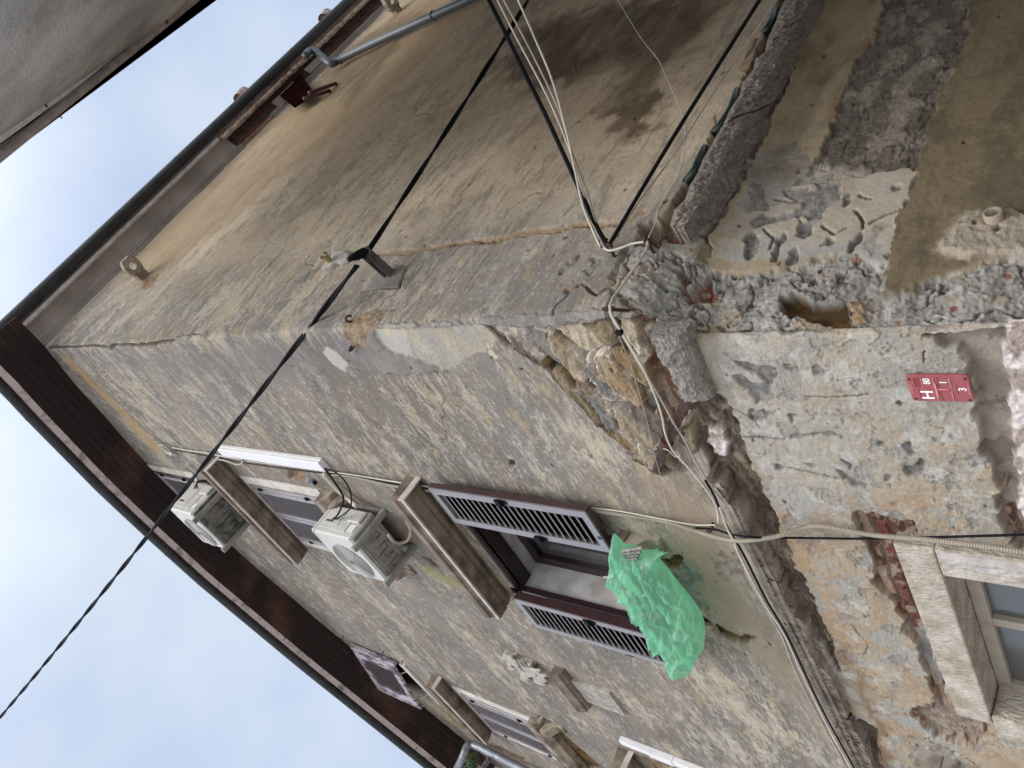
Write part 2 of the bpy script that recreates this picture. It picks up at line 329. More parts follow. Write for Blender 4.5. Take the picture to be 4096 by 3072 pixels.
# a vertical/horizontal noise basis per side
XA = X+np.where(sideA, 0, 40.)               # different noise on each side away from the corner
XN = X*1.0
def mixc(c1_, c2_, t): return c1_*(1-t[:, None])+c2_*t[:, None]
warpx = (fbm(XN, Z, 5, 4, 1)-.5)*.10+(fbm(XN, Z, 28, 3, 2)-.5)*.022
warpz = (fbm(XN, Z, 5, 4, 3)-.5)*.10+(fbm(XN, Z, 28, 3, 4)-.5)*.022
def conv(P, side):
    if side == 'A': return [onA(*p) for p in P]
    if side == 'B': return [(-t, z) for t, z in (onB(*p) for p in P)]
    if side == 'b': return [(-t, z) for t, z in (onBl(*p) for p in P)]
    return P
def mask(P, side, wob=1., edge=.008, grow=0, rag=.8):
    Q = conv(P, side); q = np.array(Q); mg = .15 if len(P) > 4 or side else .04
    idx = np.where((X > q[:, 0].min()-mg) & (X < q[:, 0].max()+mg) & (Z > q[:, 1].min()-mg) & (Z < q[:, 1].max()+mg))[0]
    if len(idx) == 0: return idx, np.zeros(0), np.zeros(0)
    d = psd(X[idx]+warpx[idx]*wob, Z[idx]+warpz[idx]*wob, Q)+grow+RAG[idx]*rag
    k = d > -edge*2; idx = idx[k]; d = d[k]
    return idx, ss(-edge, edge, d), d
# ---- patterns: (x, z) -> rgb, lump height
def blotch(x, z, f, th, w_, s, st=3.2, g=.62, o=6): return ss(th-w_, th+w_, fbm(x, z, f, o, s, g, fy=f*st))
GREY = lin(136, 127, 119); LGREY = lin(170, 165, 156); DGREY = lin(104, 98, 94); CREAM = lin(204, 183, 147); OCH = lin(196, 160, 108); BRN = lin(128, 108, 82); PALE = lin(192, 184, 172)
def p_upper(x, z, sidea):
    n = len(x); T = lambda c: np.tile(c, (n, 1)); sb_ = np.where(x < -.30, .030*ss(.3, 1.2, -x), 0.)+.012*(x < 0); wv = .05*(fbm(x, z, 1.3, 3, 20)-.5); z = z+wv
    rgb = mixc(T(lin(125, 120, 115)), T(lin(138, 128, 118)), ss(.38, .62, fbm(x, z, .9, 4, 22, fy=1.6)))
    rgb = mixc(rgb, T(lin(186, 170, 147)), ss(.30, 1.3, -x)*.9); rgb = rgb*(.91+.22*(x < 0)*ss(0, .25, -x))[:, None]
    big = fbm(x, z, .8, 3, 35, .5, fy=2.2); mid = fbm(x, z, 1.9, 5, 24, .62, fy=6.2); fine = fbm(x, z, 6.0, 5, 25, .68, fy=28); fin2 = fbm(x, z, 9.5, 4, 26, .70, fy=42)
    cz = creamzone(x, z, sidea); mid2 = fbm(x, z, 3.1, 5, 31, .66, fy=9.5); mid3 = fbm(x, z, 2.5, 6, 27, .66, fy=7.5)
    t = ss(-.05, .06, .45*mid+.35*fine+.2*big-.50-sb_); rgb = mixc(rgb, T(lin(104, 98, 93)), t*.52); br = ss(.40, .66, fbm(x, z, .45, 4, 36, .6, fy=.8)); rgb = rgb*(.86+.24*br)[:, None]; rgb = mixc(rgb, T(lin(120, 106, 92)), ss(.52, .66, fbm(x, z, 2.6, 4, 37, .6, fy=.7))*.25)
    t1 = ss(-.02, .035, .35*mid2+.40*fin2+.25*big-.545+cz*.050-sb_); rgb = mixc(rgb, T(lin(162, 155, 146)), t1*.55)
    t2 = ss(-.03, .045, .50*mid3+.30*fbm(x, z, 9, 5, 28, .74, fy=27)+.2*big-.590+cz*.085-sb_); rgb = mixc(rgb, T(lin(184, 174, 154)), t2*.56)
    t3 = ss(-.01, .03, fbm(x, z, 17, 4, 29, .75, fy=46)*.7+.3*mid2-.605+cz*.035-sb_); rgb = mixc(rgb, T(lin(188, 182, 172)), t3*.5)
    t5 = ss(-.03, .05, .55*mid+.30*fbm(x, z, 6, 5, 30, .7, fy=17)+.15*big-.60+cz*.070-sb_); rgb = mixc(rgb, T(lin(176, 157, 126)), t5*.42)
    t6 = ss(.0, .03, fbm(x, z, 19, 4, 34, .75, fy=36)-.65); rgb = mixc(rgb, T(lin(90, 83, 77)), t6*.45)
    return rgb*(.93+.14*fin2)[:, None], -.0004*(t2+t1)
def creamzone(x, z, sidea):
    v = np.zeros(len(x))
    for X0, Z0, rx, rz, a in CZ: v = np.maximum(v, a*np.exp(-((x-X0)/rx)**2-((z-Z0)/rz)**2))
    return np.clip(v+(fbm(x, z, 1.1, 3, 33)-.5)*.55-.06, 0, 1)
def cz(side, x, y, rx, rz, a):
    q = conv([(x, y)], side)[0]; return (q[0], q[1], rx, rz, a)
CZ = [cz('A', 2330, 1800, .40, .45, .85), cz('A', 2150, 1870, .5, .3, .6), cz('A', 1950, 1790, .6, .35, .55), cz('A', 1560, 1360, .35, .4, .9), cz('A', 560, 1700, 1.6, 1.0, .95), cz('A', 900, 2250, 1.5, .8, .8),
      cz('A', 2050, 2350, 1.2, .5, .6), cz('A', 2900, 2700, 1.5, .8, .9), cz('A', 3000, 3000, 1.6, .5, .8), cz('A', 1500, 2760, 1.6, .8, .8), cz('B', 1150, 1080, .9, 1.4, 1.25), cz('B', 1000, 1150, .5, 1.2, 1.1),
      cz('B', 600, 1200, .7, 1.2, 1.0), cz('B', 800, 900, 1.2, .8, .8), cz('B', 1700, 650, 1.2, .8, .45), cz('B', 2100, 1050, .5, .6, .35), cz('A', 400, 1440, .6, 1.5, .4)]
def p_masonry(x, z):
    wx = (fbm(x, z, 4, 5, 41, .65)-.5)*.20; wz = (fbm(x, z, 4, 5, 42, .65)-.5)*.12
    d, e, c = worley(x+wx-.3*z, z+.4*x+wz, 3.3, 7.2, 4, .95); n = len(x); T = lambda q: np.tile(q, (n, 1))
    pal = np.array([lin(126, 122, 117), lin(150, 138, 116), lin(176, 164, 143), lin(108, 100, 90), lin(164, 157, 147), lin(130, 116, 94), lin(118, 115, 112), lin(148, 134, 114)])
    rgb = pal[np.minimum((c*8).astype(int), 7)]; g = fbm(x, z, 8, 6, 43, .68, fy=20)
    rgb = rgb*(.62+.76*g)[:, None]; rgb = mixc(rgb, T(lin(142, 112, 74)), ss(.53, .62, fbm(x, z, 4, 5, 48, .65, fy=8))*.5)
    ee = e+(fbm(x, z, 24, 3, 44, .65)-.5)*.10; jm = 1-ss(.10, .19, ee); cv = ss(.53, .58, fbm(x, z, 3.5, 3, 46))
    rgb = mixc(rgb, T(lin(198, 187, 176))*(.75+.5*fbm(x, z, 40, 3, 45))[:, None], jm*(1-cv)*.9); rgb = mixc(rgb, T(lin(52, 44, 38)), (1-ss(.03, .08, ee))*cv*.85)
    h = .055*(c-.5)*ss(.02, .10, ee)+.030*ss(.02, .10, ee)+.05*(terr(fbm(x, z, 5, 5, 47, .62, fy=11), 9)-.5)+.012*(g-.5)-.02*jm*cv
    return rgb, h
def p_brick(x, z):
    row = z/.062+(fbm(x, z, 4, 3, 51)-.5)*.5; ri = np.floor(row); fr = row-ri; bx = x/.21+.5*(ri % 2)+(fbm(x, z, 5, 2, 52)-.5)*.3; bi = np.floor(bx); fx = bx-bi
    e = np.minimum(np.minimum(fr, 1-fr)*.062, np.minimum(fx, 1-fx)*.21); c = TB[(bi.astype(int)*5) & 511, (ri.astype(int)*11) & 511]; n = len(x)
    pal = np.array([lin(112, 66, 55), lin(128, 88, 74), lin(148, 124, 108), lin(94, 62, 53), lin(140, 126, 112), lin(106, 70, 60)])
    rgb = pal[np.minimum((c*6).astype(int), 5)]*(.7+.6*fbm(x, z, 25, 4, 53))[:, None]
    mort = 1-ss(.004, .011, e+(fbm(x, z, 45, 2, 54)-.5)*.012)
    rgb = mixc(rgb, np.tile(lin(150, 134, 120), (n, 1)), mort*.9); rgb = mixc(rgb, np.tile(lin(150, 134, 118), (n, 1))*(.6+.8*fbm(x, z, 30, 3, 57))[:, None], ss(.50, .56, fbm(x, z, 9, 5, 55, .65))*.85)
    return rgb, -.022*mort+.02*(c-.5)+.02*(fbm(x, z, 16, 3, 56)-.5)
def p_const(c, c2=None, f=4, th=.5, w_=.06, amp=.25, lump=.006, lf=14, seed=60, st=1.4, lo=5):
    def fn(x, z):
        n = len(x); rgb = np.tile(c, (n, 1))
        if c2 is not None: rgb = mixc(rgb, np.tile(c2, (n, 1)), blotch(x, z, f, th, w_, seed, st))
        rgb = rgb*(1-amp/2+amp*fbm(x, z, 34, 3, seed+1))[:, None]
        return rgb, lump*(fbm(x, z, lf, lo, seed+2, .6)-.5)
    return fn
def flake(base, k=9, amp=.10, f=5, seed=500):
    def fn(x, z):
        rgb, h = base(x, z); n1 = fbm(x, z, f, 5, seed, .62, fy=f*1.5); lv = terr(n1, k, .75)
        return rgb*(.82+.36*TB[(np.floor(n1*k)).astype(int) & 511, 9])[:, None], h*.35+amp*(lv-.5)
    return fn
def p_lowerA(x, z):
    n = len(x); T = lambda c: np.tile(c, (n, 1)); rgb = T(lin(158, 149, 137)); f1 = fbm(x, z, 4, 6, 71, .68); f2 = fbm(x, z, 9, 5, 72, .7); ru = ss(.5, 1.3, x)
    rgb = mixc(rgb, T(lin(128, 123, 115)), ss(.48, .60, f1)*.65); rgb = mixc(rgb, T(lin(182, 179, 172)), ss(.52, .60, f2)*.65)
    m1 = .6*fbm(x, z, 2.6, 5, 73, .6, fy=3.4)+.4*fbm(x, z, 11, 5, 77, .7); t = ss(-.008, .012, m1-.565+ru*.062); rgb = mixc(rgb, T(lin(160, 142, 118)), t*.68)
    m2 = .6*fbm(x, z, 3.2, 5, 74, .6, fy=4)+.4*fbm(x, z, 13, 5, 78, .7); t2 = ss(-.01, .02, m2-.59+ru*.055); rgb = mixc(rgb, T(lin(152, 124, 99)), t2*.45)
    m3 = .55*fbm(x, z, 3.4, 5, 76, .6)+.45*fbm(x, z, 12, 5, 79, .7); t3 = ss(-.006, .010, m3-.575); rgb = mixc(rgb, T(lin(150, 148, 143)), t3*ru*.9)
    sp = ss(.595, .605, fbm(x, z, 5.5, 6, 176, .66)); rgb = mixc(rgb, T(lin(124, 121, 117))*(.7+.6*fbm(x, z, 30, 3, 177))[:, None], sp*.55)
    return rgb*(.90+.2*fbm(x, z, 40, 3, 70))[:, None], -.005*sp+.008*(fbm(x, z, 8, 5, 75, .55)-.5)+.005*(fbm(x, z, 38, 3, 175)-.5)-.0025*t3
def p_mortar(x, z):
    n = len(x); T = lambda c: np.tile(c, (n, 1)); f = fbm(x, z, 9, 6, 81, .7); n1 = fbm(x, z, 3.0, 5, 85, .60); n2 = fbm(x, z, 7, 4, 87, .6)
    lv = terr(n1, 11, .72); lv2 = terr(n2, 8, .75); cr = 1-ss(0, .045, np.abs(fbm(x, z, 3.4, 4, 84, .6)-.5)*2)
    rgb = T(lin(150, 147, 142))*(.72+.56*f)[:, None]*(.86+.9*(TB[(np.floor(n1*11)).astype(int) & 511, 7]-.5)*.3)[:, None]
    rgb = mixc(rgb, T(lin(152, 134, 108)), ss(.58, .61, fbm(x, z, 4, 5, 82, .65))*.6); rgb = mixc(rgb, T(lin(186, 182, 174)), ss(.58, .66, fbm(x, z, 12, 4, 86, .7))*.5)
    rgb = mixc(rgb, T(lin(124, 76, 62)), ss(.70, .715, fbm(x, z, 6, 4, 83, .6, fy=9))*.85); rgb = mixc(rgb, T(lin(60, 54, 50)), cr*.7)
    return rgb, .11*(lv-.5)+.035*(lv2-.5)-.02*cr+.016*(f-.5)+.006*(fbm(x, z, 40, 2, 88)-.5)
def p_stonelow(x, z):
    n = len(x); rgb = np.tile(lin(142, 132, 122), (n, 1))*(.6+.8*fbm(x, z, 6, 5, 91, .6))[:, None]
    rgb = mixc(rgb, np.tile(lin(96, 84, 74), (n, 1)), blotch(x, z, 5, .56, .04, 92, 1)*.6)
    return rgb, .03*(fbm(x, z, 7, 5, 93)-.5)
P_DARK = flake(p_const(lin(100, 92, 84), lin(130, 121, 110), 5, .53, .05, .6, .045, 6.5, 100, 1.5, 6), 7, .045, 3.5)
P_OLIVE = p_const(lin(114, 101, 81), lin(92, 83, 68), 2.4, .54, .10, .30, .010, 9, 110, 2.2)
P_BAND = p_const(lin(154, 140, 118), lin(124, 106, 82), 2.0, .54, .16, .18, .006, 8, 120, 2.5)
P_WHITE = p_const(lin(206, 196, 194), lin(160, 146, 138), 6, .52, .05, .5, .022, 34, 130)
P_AGG = p_const(lin(118, 104, 96), lin(150, 138, 126), 14, .5, .06, .7, .022, 30, 140, 1)
P_CRUMB = p_const(lin(150, 128, 102), lin(120, 98, 76), 12, .5, .05, .5, .02, 28, 150, 1)
P_GREYP = p_const(lin(142, 138, 134), lin(120, 116, 114), 5, .5, .08, .3, .01, 14, 160)
P_PIT = p_const(lin(116, 113, 110), lin(140, 137, 132), 12, .5, .06, .6, .02, 26, 165, 1)
P_TROUGH = p_const(lin(96, 80, 66), lin(140, 124, 108), 9, .55, .03, .9, .09, 8, 172, 1.2, 6)
P_HOLE = p_const(lin(104, 82, 52), lin(74, 56, 36), 9, .5, .07, .5, .03, 9, 170, .4)
P_PALEPLASTER = p_const(lin(168, 164, 157), lin(182, 171, 148), 3.2, .53, .05, .1, .004, 8, 180, 2.2)
P_SMOOTHG = p_const(lin(118, 114, 112), lin(132, 126, 120), 3, .5, .08, .1, .004, 8, 190, 2)
def op(P, side, pat, h=0., wob=1., edge=.007, t=1., grow=0, rim=0, rag=.8):
    idx, a, d = mask(P, side, wob, edge, grow, rag)
    if len(idx) == 0: return
    rgb, lh = pat(X[idx], Z[idx]); a2 = a*t
    RGB[idx] = mixc(RGB[idx], rgb, a2); H[idx] = H[idx]*(1-a)+(h+lh)*a
    BMP[idx] = BMP[idx]*(1-a)+(.3 if pat in SMOOTH else 1.)*a
    if rim: H[idx] += rim*np.exp(-(d/.02)**2)
def crack(P, side, w_=.005, dep=.012, col=None, wob=.5):
    Q = conv(P, side); q = np.array(Q)
    idx = np.where((X > q[:, 0].min()-.1) & (X < q[:, 0].max()+.1) & (Z > q[:, 1].min()-.1) & (Z < q[:, 1].max()+.1))[0]
    if len(idx) == 0: return
    ww = w_*(.35+1.3*fbm(X[idx], Z[idx], 9, 3, 61)); d = lsd(X[idx]+warpx[idx]*wob, Z[idx]+warpz[idx]*wob, Q)
    a = 1-ss(ww*.6, ww*1.5, d); H[idx] -= dep*a
    c = lin(70, 60, 52) if col is None else col
    RGB[idx] = mixc(RGB[idx], np.tile(c, (len(idx), 1)), a*.75)
def tint(P, side, c, t, soft=.15, wob=2.):
    Q = conv(P, side); q = np.array(Q); m_ = soft*2
    idx = np.where((X > q[:, 0].min()-m_) & (X < q[:, 0].max()+m_) & (Z > q[:, 1].min()-m_) & (Z < q[:, 1].max()+m_))[0]
    if len(idx) == 0: return
    d = psd(X[idx]+warpx[idx]*wob, Z[idx]+warpz[idx]*wob, Q); a = ss(-soft, soft, d)*t*(.55+.9*fbm(X[idx], Z[idx], 2.4, 4, 66, .6, fy=6))
    RGB[idx] = mixc(RGB[idx], np.tile(c, (len(idx), 1)), np.clip(a, 0, 1))
# ---- base coats
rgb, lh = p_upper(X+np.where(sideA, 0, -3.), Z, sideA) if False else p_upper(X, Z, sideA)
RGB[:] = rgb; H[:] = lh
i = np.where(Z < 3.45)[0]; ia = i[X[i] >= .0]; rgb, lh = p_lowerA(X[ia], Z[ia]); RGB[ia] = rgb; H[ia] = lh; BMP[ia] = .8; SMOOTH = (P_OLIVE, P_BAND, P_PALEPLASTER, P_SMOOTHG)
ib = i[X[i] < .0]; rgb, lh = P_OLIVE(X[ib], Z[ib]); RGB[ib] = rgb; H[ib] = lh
# ---- brown damp staining of the side wall below its cornice and towards the far end
BR = lin(152, 129, 97); BR2 = lin(94, 79, 60)
tint(pts(0, 0, 1, '520,1044 1158,437 1600,0 1950,0 1500,420 900,900 560,1150'), 'B', BR, .62, .35)
tint(pts(0, 0, 1, '1100,480 1700,-60 3050,-60 2550,560 2200,640 1700,560 1300,700'), 'B', BR, .36, .4)
tint(pts(0, 0, 1, '2050,120 2700,-40 2950,-40 2560,420 2420,420 2500,250 2200,330'), 'B', BR2, .85, .15, 4)
tint(pts(0, 0, 1, '1950,250 2250,180 2350,330 2100,360'), 'B', BR2, .8, .12, 4)
tint(pts(0, 0, 1, '2430,420 2600,380 2640,520 2480,560'), 'B', BR2, .85, .06, 4)
tint(pts(0, 0, 1, '1250,300 1560,80 1700,60 1400,420'), 'B', BR2, .6, .2, 4)
# ochre band under the front eave
tint(c4('370,660 560,850 760,1030 960,1280 1040,1270 800,1030 610,850 420,665'), 'A', lin(178, 146, 98), .6, .08, 1)
tint(c7('640,1230 900,1440 960,1480 700,1290'), 'A', lin(190, 160, 110), .6, .15, 1)
tint(c4('380,640 1000,690 1500,610 2180,520 2212,700 1700,880 1200,800'), 'A', lin(112, 108, 108), .75, .25)
tint(c5('0,520 260,490 380,640 700,760 400,800 150,700'), 'A', lin(112, 110, 110), .8, .12)
tint(c7('570,360 960,520 920,560 640,440'), 'A', lin(140, 138, 84), .6, .04, .8)
tint(c7('430,60 620,160 1150,590 1100,700 780,330 500,200'), 'A', lin(140, 112, 90), .7, .1)
# ---- front wall upper: sheets of plaster and the large hole
op(c5('275,490 600,470 970,465 1090,570 1000,640 740,770 560,690 380,632'), 'A', P_PALEPLASTER, -.008, .35, .004, .45)
op(c5('275,490 480,480 520,600 560,690 380,632'), 'A', P_PALEPLASTER, -.008, .35, .004, .8)
op(c5('120,500 275,490 380,632 560,690 740,765 560,790 350,770 180,680'), 'A', P_SMOOTHG, .008, .35, .004)
op(c5('60,440 140,380 270,370 290,480 250,630 130,560'), 'A', P_CRUMB, .004, .5, .006, .75)
op(c5('0,620 60,625 155,730 130,765 60,720 0,650'), 'A', P_PALEPLASTER, .006, .5, .004)
op(c5('1020,600 1100,690 1060,690 1020,650'), 'A', P_PALEPLASTER, -.006, .5, .003)
HOLE = c5('975,462 1090,570 1240,660 1415,770 1440,810 1560,930 1700,1090 1810,1190 1910,1260 1945,1320 2060,1400 2110,1420')+[(2690, 1880), (2800, 1790), (2800, 1600), (2700, 1350)]+c5('1890,430 1800,420 1690,455 1545,465 1370,478 1200,480')
op(HOLE, 'A', p_masonry, -.036, .2, .002, 1., 0, 0, .15)
op(c5('1920,330 2100,330 2212,640 2250,900 2290,1100 2130,1120 2090,950 1990,620 1890,430'), 'A', p_brick, -.05, .5, .006)
ih, ah, dh_ = mask(HOLE, 'A', .2, .002, 0, .15); kk = np.exp(-((dh_-.004)/.012)**2)*np.clip(ah, 0, 1)*.75
RGB[ih] = mixc(RGB[ih], np.tile(lin(74, 62, 52), (len(ih), 1)), kk)  # thin dark line inside the hole's rim paints the shade of its undercut
op([(2640, 1790), (2740, 1720), (2780, 1860), (2700, 1900), (2640, 1900)], 'A', p_masonry, -.10, .5, .006)
# smooth plaster skirt between hole and string course, damp
tint([(2680, 1900), (2900, 2080), (3300, 2900), (2700, 2300), (2600, 2000)], 'A', lin(142, 126, 110), .8, .2)
op(c7('1600,1290 1750,1330 1900,1480 1850,1500 1700,1420')if 0 else [(2720, 2240), (2790, 2270), (2810, 2330), (2740, 2340)], 'A', P_PIT, -.02, .8)
op([(2640, 2240), (2720, 2220), (2735, 2250), (2680, 2290)], 'A', P_HOLE, -.03, .8, .006)
op([(2750, 2420), (2860, 2500), (2950, 2540), (3020, 2550), (2960, 2570), (2840, 2540), (2760, 2480)], 'A', P_HOLE, -.035, .8, .006)
op([(2690, 2290), (2760, 2330), (2840, 2440), (2780, 2430), (2700, 2350)], 'A', P_PIT, -.03, .8, .006)
op([(2830, 2220), (2930, 2200), (2990, 2280), (2900, 2320)], 'A', P_AGG, -.008, .8, .006, .7)
# hollows beside the conditioner and the second hood
op([(1150+.3617*x, 1750+.3617*y) for x, y in ((1490, 1320), (1560, 1330), (1700, 1440), (1600, 1420))], 'A', P_HOLE, -.03, .3, .004)
op([(500+.3617*x, 1750+.3617*y) for x, y in ((1800, 350), (1960, 380), (2010, 480), (1820, 460))], 'A', P_CRUMB, -.035, .4, .006)
op([(1300+.3617*x, 2500+.3617*y) for x, y in ((1290, 900), (1500, 1030), (1640, 1170), (1560, 1190), (1400, 1060))], 'A', P_CRUMB, -.02, .5, .006)
op([(1300+.3617*x, 2500+.3617*y) for x, y in ((1850, 1310), (2212, 1480), (2212, 1560), (1980, 1420))], 'A', P_CRUMB, -.02, .9, .008)
op(c7('1480,1420 1640,1560 1760,1659 1560,1659 1440,1480'), 'A', P_HOLE, -.02, .7, .008)
op(c7('2000,1590 2212,1659 2100,1680'), 'A', P_CRUMB, -.02, .7, .008)
for P in ('1165,1320 1200,1330 1205,1360 1180,1355', '1230,745 1250,750 1240,760', '345,1410 360,1415 355,1425'): op(c5(P), 'A', P_HOLE, -.02, .2, .003)
# ---- side wall upper
crack([(1521, 1019), (1750, 985), (2000, 950), (2090, 930), (2300, 905), (2477, 889), (2560, 850)], 'B', .020, .010, lin(146, 122, 94), .6)
crack([(1800, 975), (2090, 938), (2400, 895)], 'B', .005, .02, lin(88, 70, 54), .9)
op([(1250+.2712*x, 850+.2712*y) for x, y in ((800, 1120), (900, 920), (1180, 780), (1400, 800), (1330, 1000), (1260, 1110), (1100, 1160), (840, 1170))], 'B', P_SMOOTHG, .006, .4, .004)
crack([(1250+.2712*x, 850+.2712*y) for x, y in ((800, 1150), (960, 1140), (1120, 1110), (1260, 1110), (1320, 980), (1400, 830))], 'B', .005, .012, None, .4)
for P in ('1870,220 1890,170 2030,100 1960,190', '1690,410 1740,340 1840,305 1800,360 1720,420'): op(c4(P), 'B', P_SMOOTHG, .004, .3, .004)
op(c4('890,250 920,170 1010,150 960,230'), 'B', P_CRUMB, -.004, .5, .006)
crack(c4('290,612 450,610 560,605 640,620 700,600 800,600 940,590 1000,575 1080,570'), 'B', .018, .03, None, .5)
crack(c4('1060,570 1100,550 1200,530 1260,525'), 'B', .008, .02, None, .5)
crack(c5('1415,400 1430,370 1510,300 1560,240 1620,215'), 'B', .006, .02, None, .4)
crack(c5('1525,250 1620,212 1660,250 1700,285 1780,240 1860,210'), 'B', .007, .02, None, .4)
op([(2200+.2712*x, 850+.2712*y) for x, y in ((240, 1150), (450, 1040), (460, 1110), (330, 1150))], 'B', P_CRUMB, -.012, .3, .004)
op([(2200+.2712*x, 850+.2712*y) for x, y in ((170, 860), (240, 720), (340, 700), (420, 620), (480, 630), (360, 740), (290, 850), (190, 890))], 'B', P_PIT, -.012, .4, .004)
op([(2200+.2712*x, 850+.2712*y) for x, y in ((510, 860), (620, 800), (610, 660), (760, 640), (740, 760), (600, 900))], 'B', P_PIT, -.008, .5, .004)
op([(2200+.2712*x, 850+.2712*y) for x, y in ((1180, 520), (1240, 400), (1340, 130), (1480, 160), (1800, 90), (1820, 200), (1560, 480), (1400, 560), (1250, 570))], 'B', P_AGG, -.045, .5, .006)
# crumbly bead along the arris above the hole
op(c5('290,470 640,458 950,440 1300,405 1780,380 1840,385 1790,425 1540,460 1370,478 970,466 640,480 290,492'), 'A', P_GREYP, .012, .2, .003, .75)
# trough above the side string course with brick, hose in front of it
op([(2560, 900), (2660, 860), (2700, 780), (2860, 520), (2990, 300), (3060, 130), (3130, -60), (3230, -60), (3030, 260), (2900, 520), (2760, 800), (2700, 930), (2640, 960), (2560, 960)], 'B', P_TROUGH, -.075, .8, .006)
op([(2810, 590), (2880, 480), (2940, 420), (2900, 540), (2830, 660)], 'B', P_HOLE, -.10, .6, .006)
op([(2640, 860), (2720, 790), (2760, 800), (2700, 920), (2640, 940)], 'B', p_brick, -.09, .6, .006)
# ---- lower corner: torn plaster, mortar rubble
LOW = [(2520, 980), (2700, 980), (2830, 980), (2880, 1090), (2990, 1095), (3110, 1085), (3240, 1050), (3400, 1010), (3540, 1050), (3500, 1195), (3580, 1190), (3640, 1170), (3760, 1110), (4000, 1040), (4120, 1030), (4120, 1320), (3900, 1370), (3860, 1360), (3700, 1330), (3560, 1320), (3260, 1325), (3080, 1320), (2840, 1300), (2730, 1310), (2600, 1270), (2480, 1230), (2440, 1130), (2480, 1010)]
def both(Pl):                                # polygon straddling the corner: each point on the side it belongs to
    out = []
    for x, y in Pl:
        ym = np.interp(x, [2450, 2750, 3300, 3560, 3720, 3870, 4100], [1262, 1300, 1310, 1320, 1380, 1370, 1400])
        if y > ym: s, z = onA(x, y); out.append((s if z > 3.5 else s, z))
        else:
            t, z = onBl(x, y)
            if z > 3.45: t, z = onB(x, y)
            out.append((-t, z))
    return out
# side wall lower coats
op([(3126, -80), (3320, -80), (3303, 32), (3060, 520), (2829, 987), (2860, 1090), (3040, 1120), (3240, 1060), (3400, 1020), (3560, 1040), (3560, 1060), (3700, 700), (4100, -80)], 'b', P_DARK, -.022, .4)
op([(3303, -60), (3540, -60), (3515, 60), (3500, 160), (3420, 240), (3370, 370), (3300, 560), (3230, 690), (3170, 740), (3240, 735), (3560, 680), (3645, 660), (3655, 700), (3600, 880), (3575, 960), (3545, 1040), (3540, 1100), (3400, 1040), (3240, 1090), (3110, 1120), (2990, 1120), (2850, 1100), (2840, 1000), (3000, 740), (3150, 400), (3290, 60)], 'b', P_BAND, .0, .35, .005)
tint(c3('260,1560 500,1180 760,1130 900,1060 1100,1050 1500,1060 1500,1100 1400,1500 1360,1659 240,1659'), 'b', lin(166, 158, 146), .85, .05)
op(c3('520,1060 640,960 760,880 860,1000 850,1100 760,1180 660,1300 560,1340 470,1390 420,1330 500,1200'), 'b', P_GREYP, -.003, .8, .006, .6)
op(c3('900,1150 1060,1140 1010,1290 960,1370 880,1400 850,1330'), 'b', P_PIT, -.010, .6, .004, .85)
op(c3('1240,1420 1330,1400 1300,1540 1240,1600 1210,1520'), 'b', P_GREYP, -.003, .8, .006, .5)
tint(c3('260,1560 500,1500 900,1560 1350,1500 1360,1659 240,1659'), 'b', lin(150, 150, 148), .7, .04, 3)
for P in ('560,1440 620,1500 600,1580', '930,1420 1010,1470 1080,1440', '1180,1230 1250,1260', '640,1260 760,1290 800,1250', '1150,1330 1200,1400 1190,1440'): crack(c3(P), 'b', .005, .014, None, .4)
for P, h in (('700,1200 790,1180 880,1200 1040,1160 1060,1250 980,1330 880,1390 790,1350 830,1300 700,1250', -.012), ('475,1400 560,1355 640,1385 700,1340 830,1330 800,1380 640,1400 500,1445', -.012),
             ('440,1620 450,1480 500,1450 545,1500 530,1570 470,1645', -.022), ('600,1659 630,1580 650,1500 720,1450 700,1520 650,1590 640,1659', -.025),
             ('770,1480 800,1385 870,1400 860,1460 820,1500', -.02), ('1090,1590 1100,1520 1180,1465 1170,1530 1110,1590', -.02), ('870,1560 950,1530 960,1490 1000,1500 1010,1530 930,1560', -.018),
             ('1360,1170 1400,1160 1410,1190 1380,1200', -.012), ('735,1430 750,1415 755,1440', -.015), ('710,1659 730,1590 780,1545 770,1659', -.02), ('1080,1240 1130,1200 1120,1270 1090,1290', -.01), ('510,1170 560,1160 600,1330 520,1330 480,1250', -.006)):
    op(c3(P), 'b', P_PIT, h, .35, .004)
crack(c3('1240,1410 1330,1360 1400,1335 1460,1315'), 'b', .006, .02, None, .3)
# olive smooth coat with torn edge
op([(3900, -60), (3880, 40), (3850, 90), (3885, 130), (3830, 210), (3760, 380), (3700, 560), (3650, 750), (3590, 880), (3565, 960), (3545, 1050), (3500, 1195), (3570, 1195), (3700, 1130), (3860, 1110), (4000, 1060), (4200, 1000), (4600, 700), (4600, -60)], 'b', P_OLIVE, .008, .4, .004)
op([(3780, 980), (3850, 900), (3960, 860), (4060, 860), (4200, 900), (4200, 1040), (3960, 1040), (3880, 1045), (3800, 1020)], 'b', P_AGG, .035, .5, .012)
tint([(3780, 980), (3850, 900), (3960, 860), (4060, 860), (4200, 900), (4200, 1040), (3960, 1040), (3880, 1045), (3800, 1020)], 'b', lin(164, 154, 138), .8, .02)
tint(c3('1950,300 2212,200 2212,1500 1900,1100 1700,1000 1960,700'), 'b', lin(96, 86, 66), .4, .2, 3)
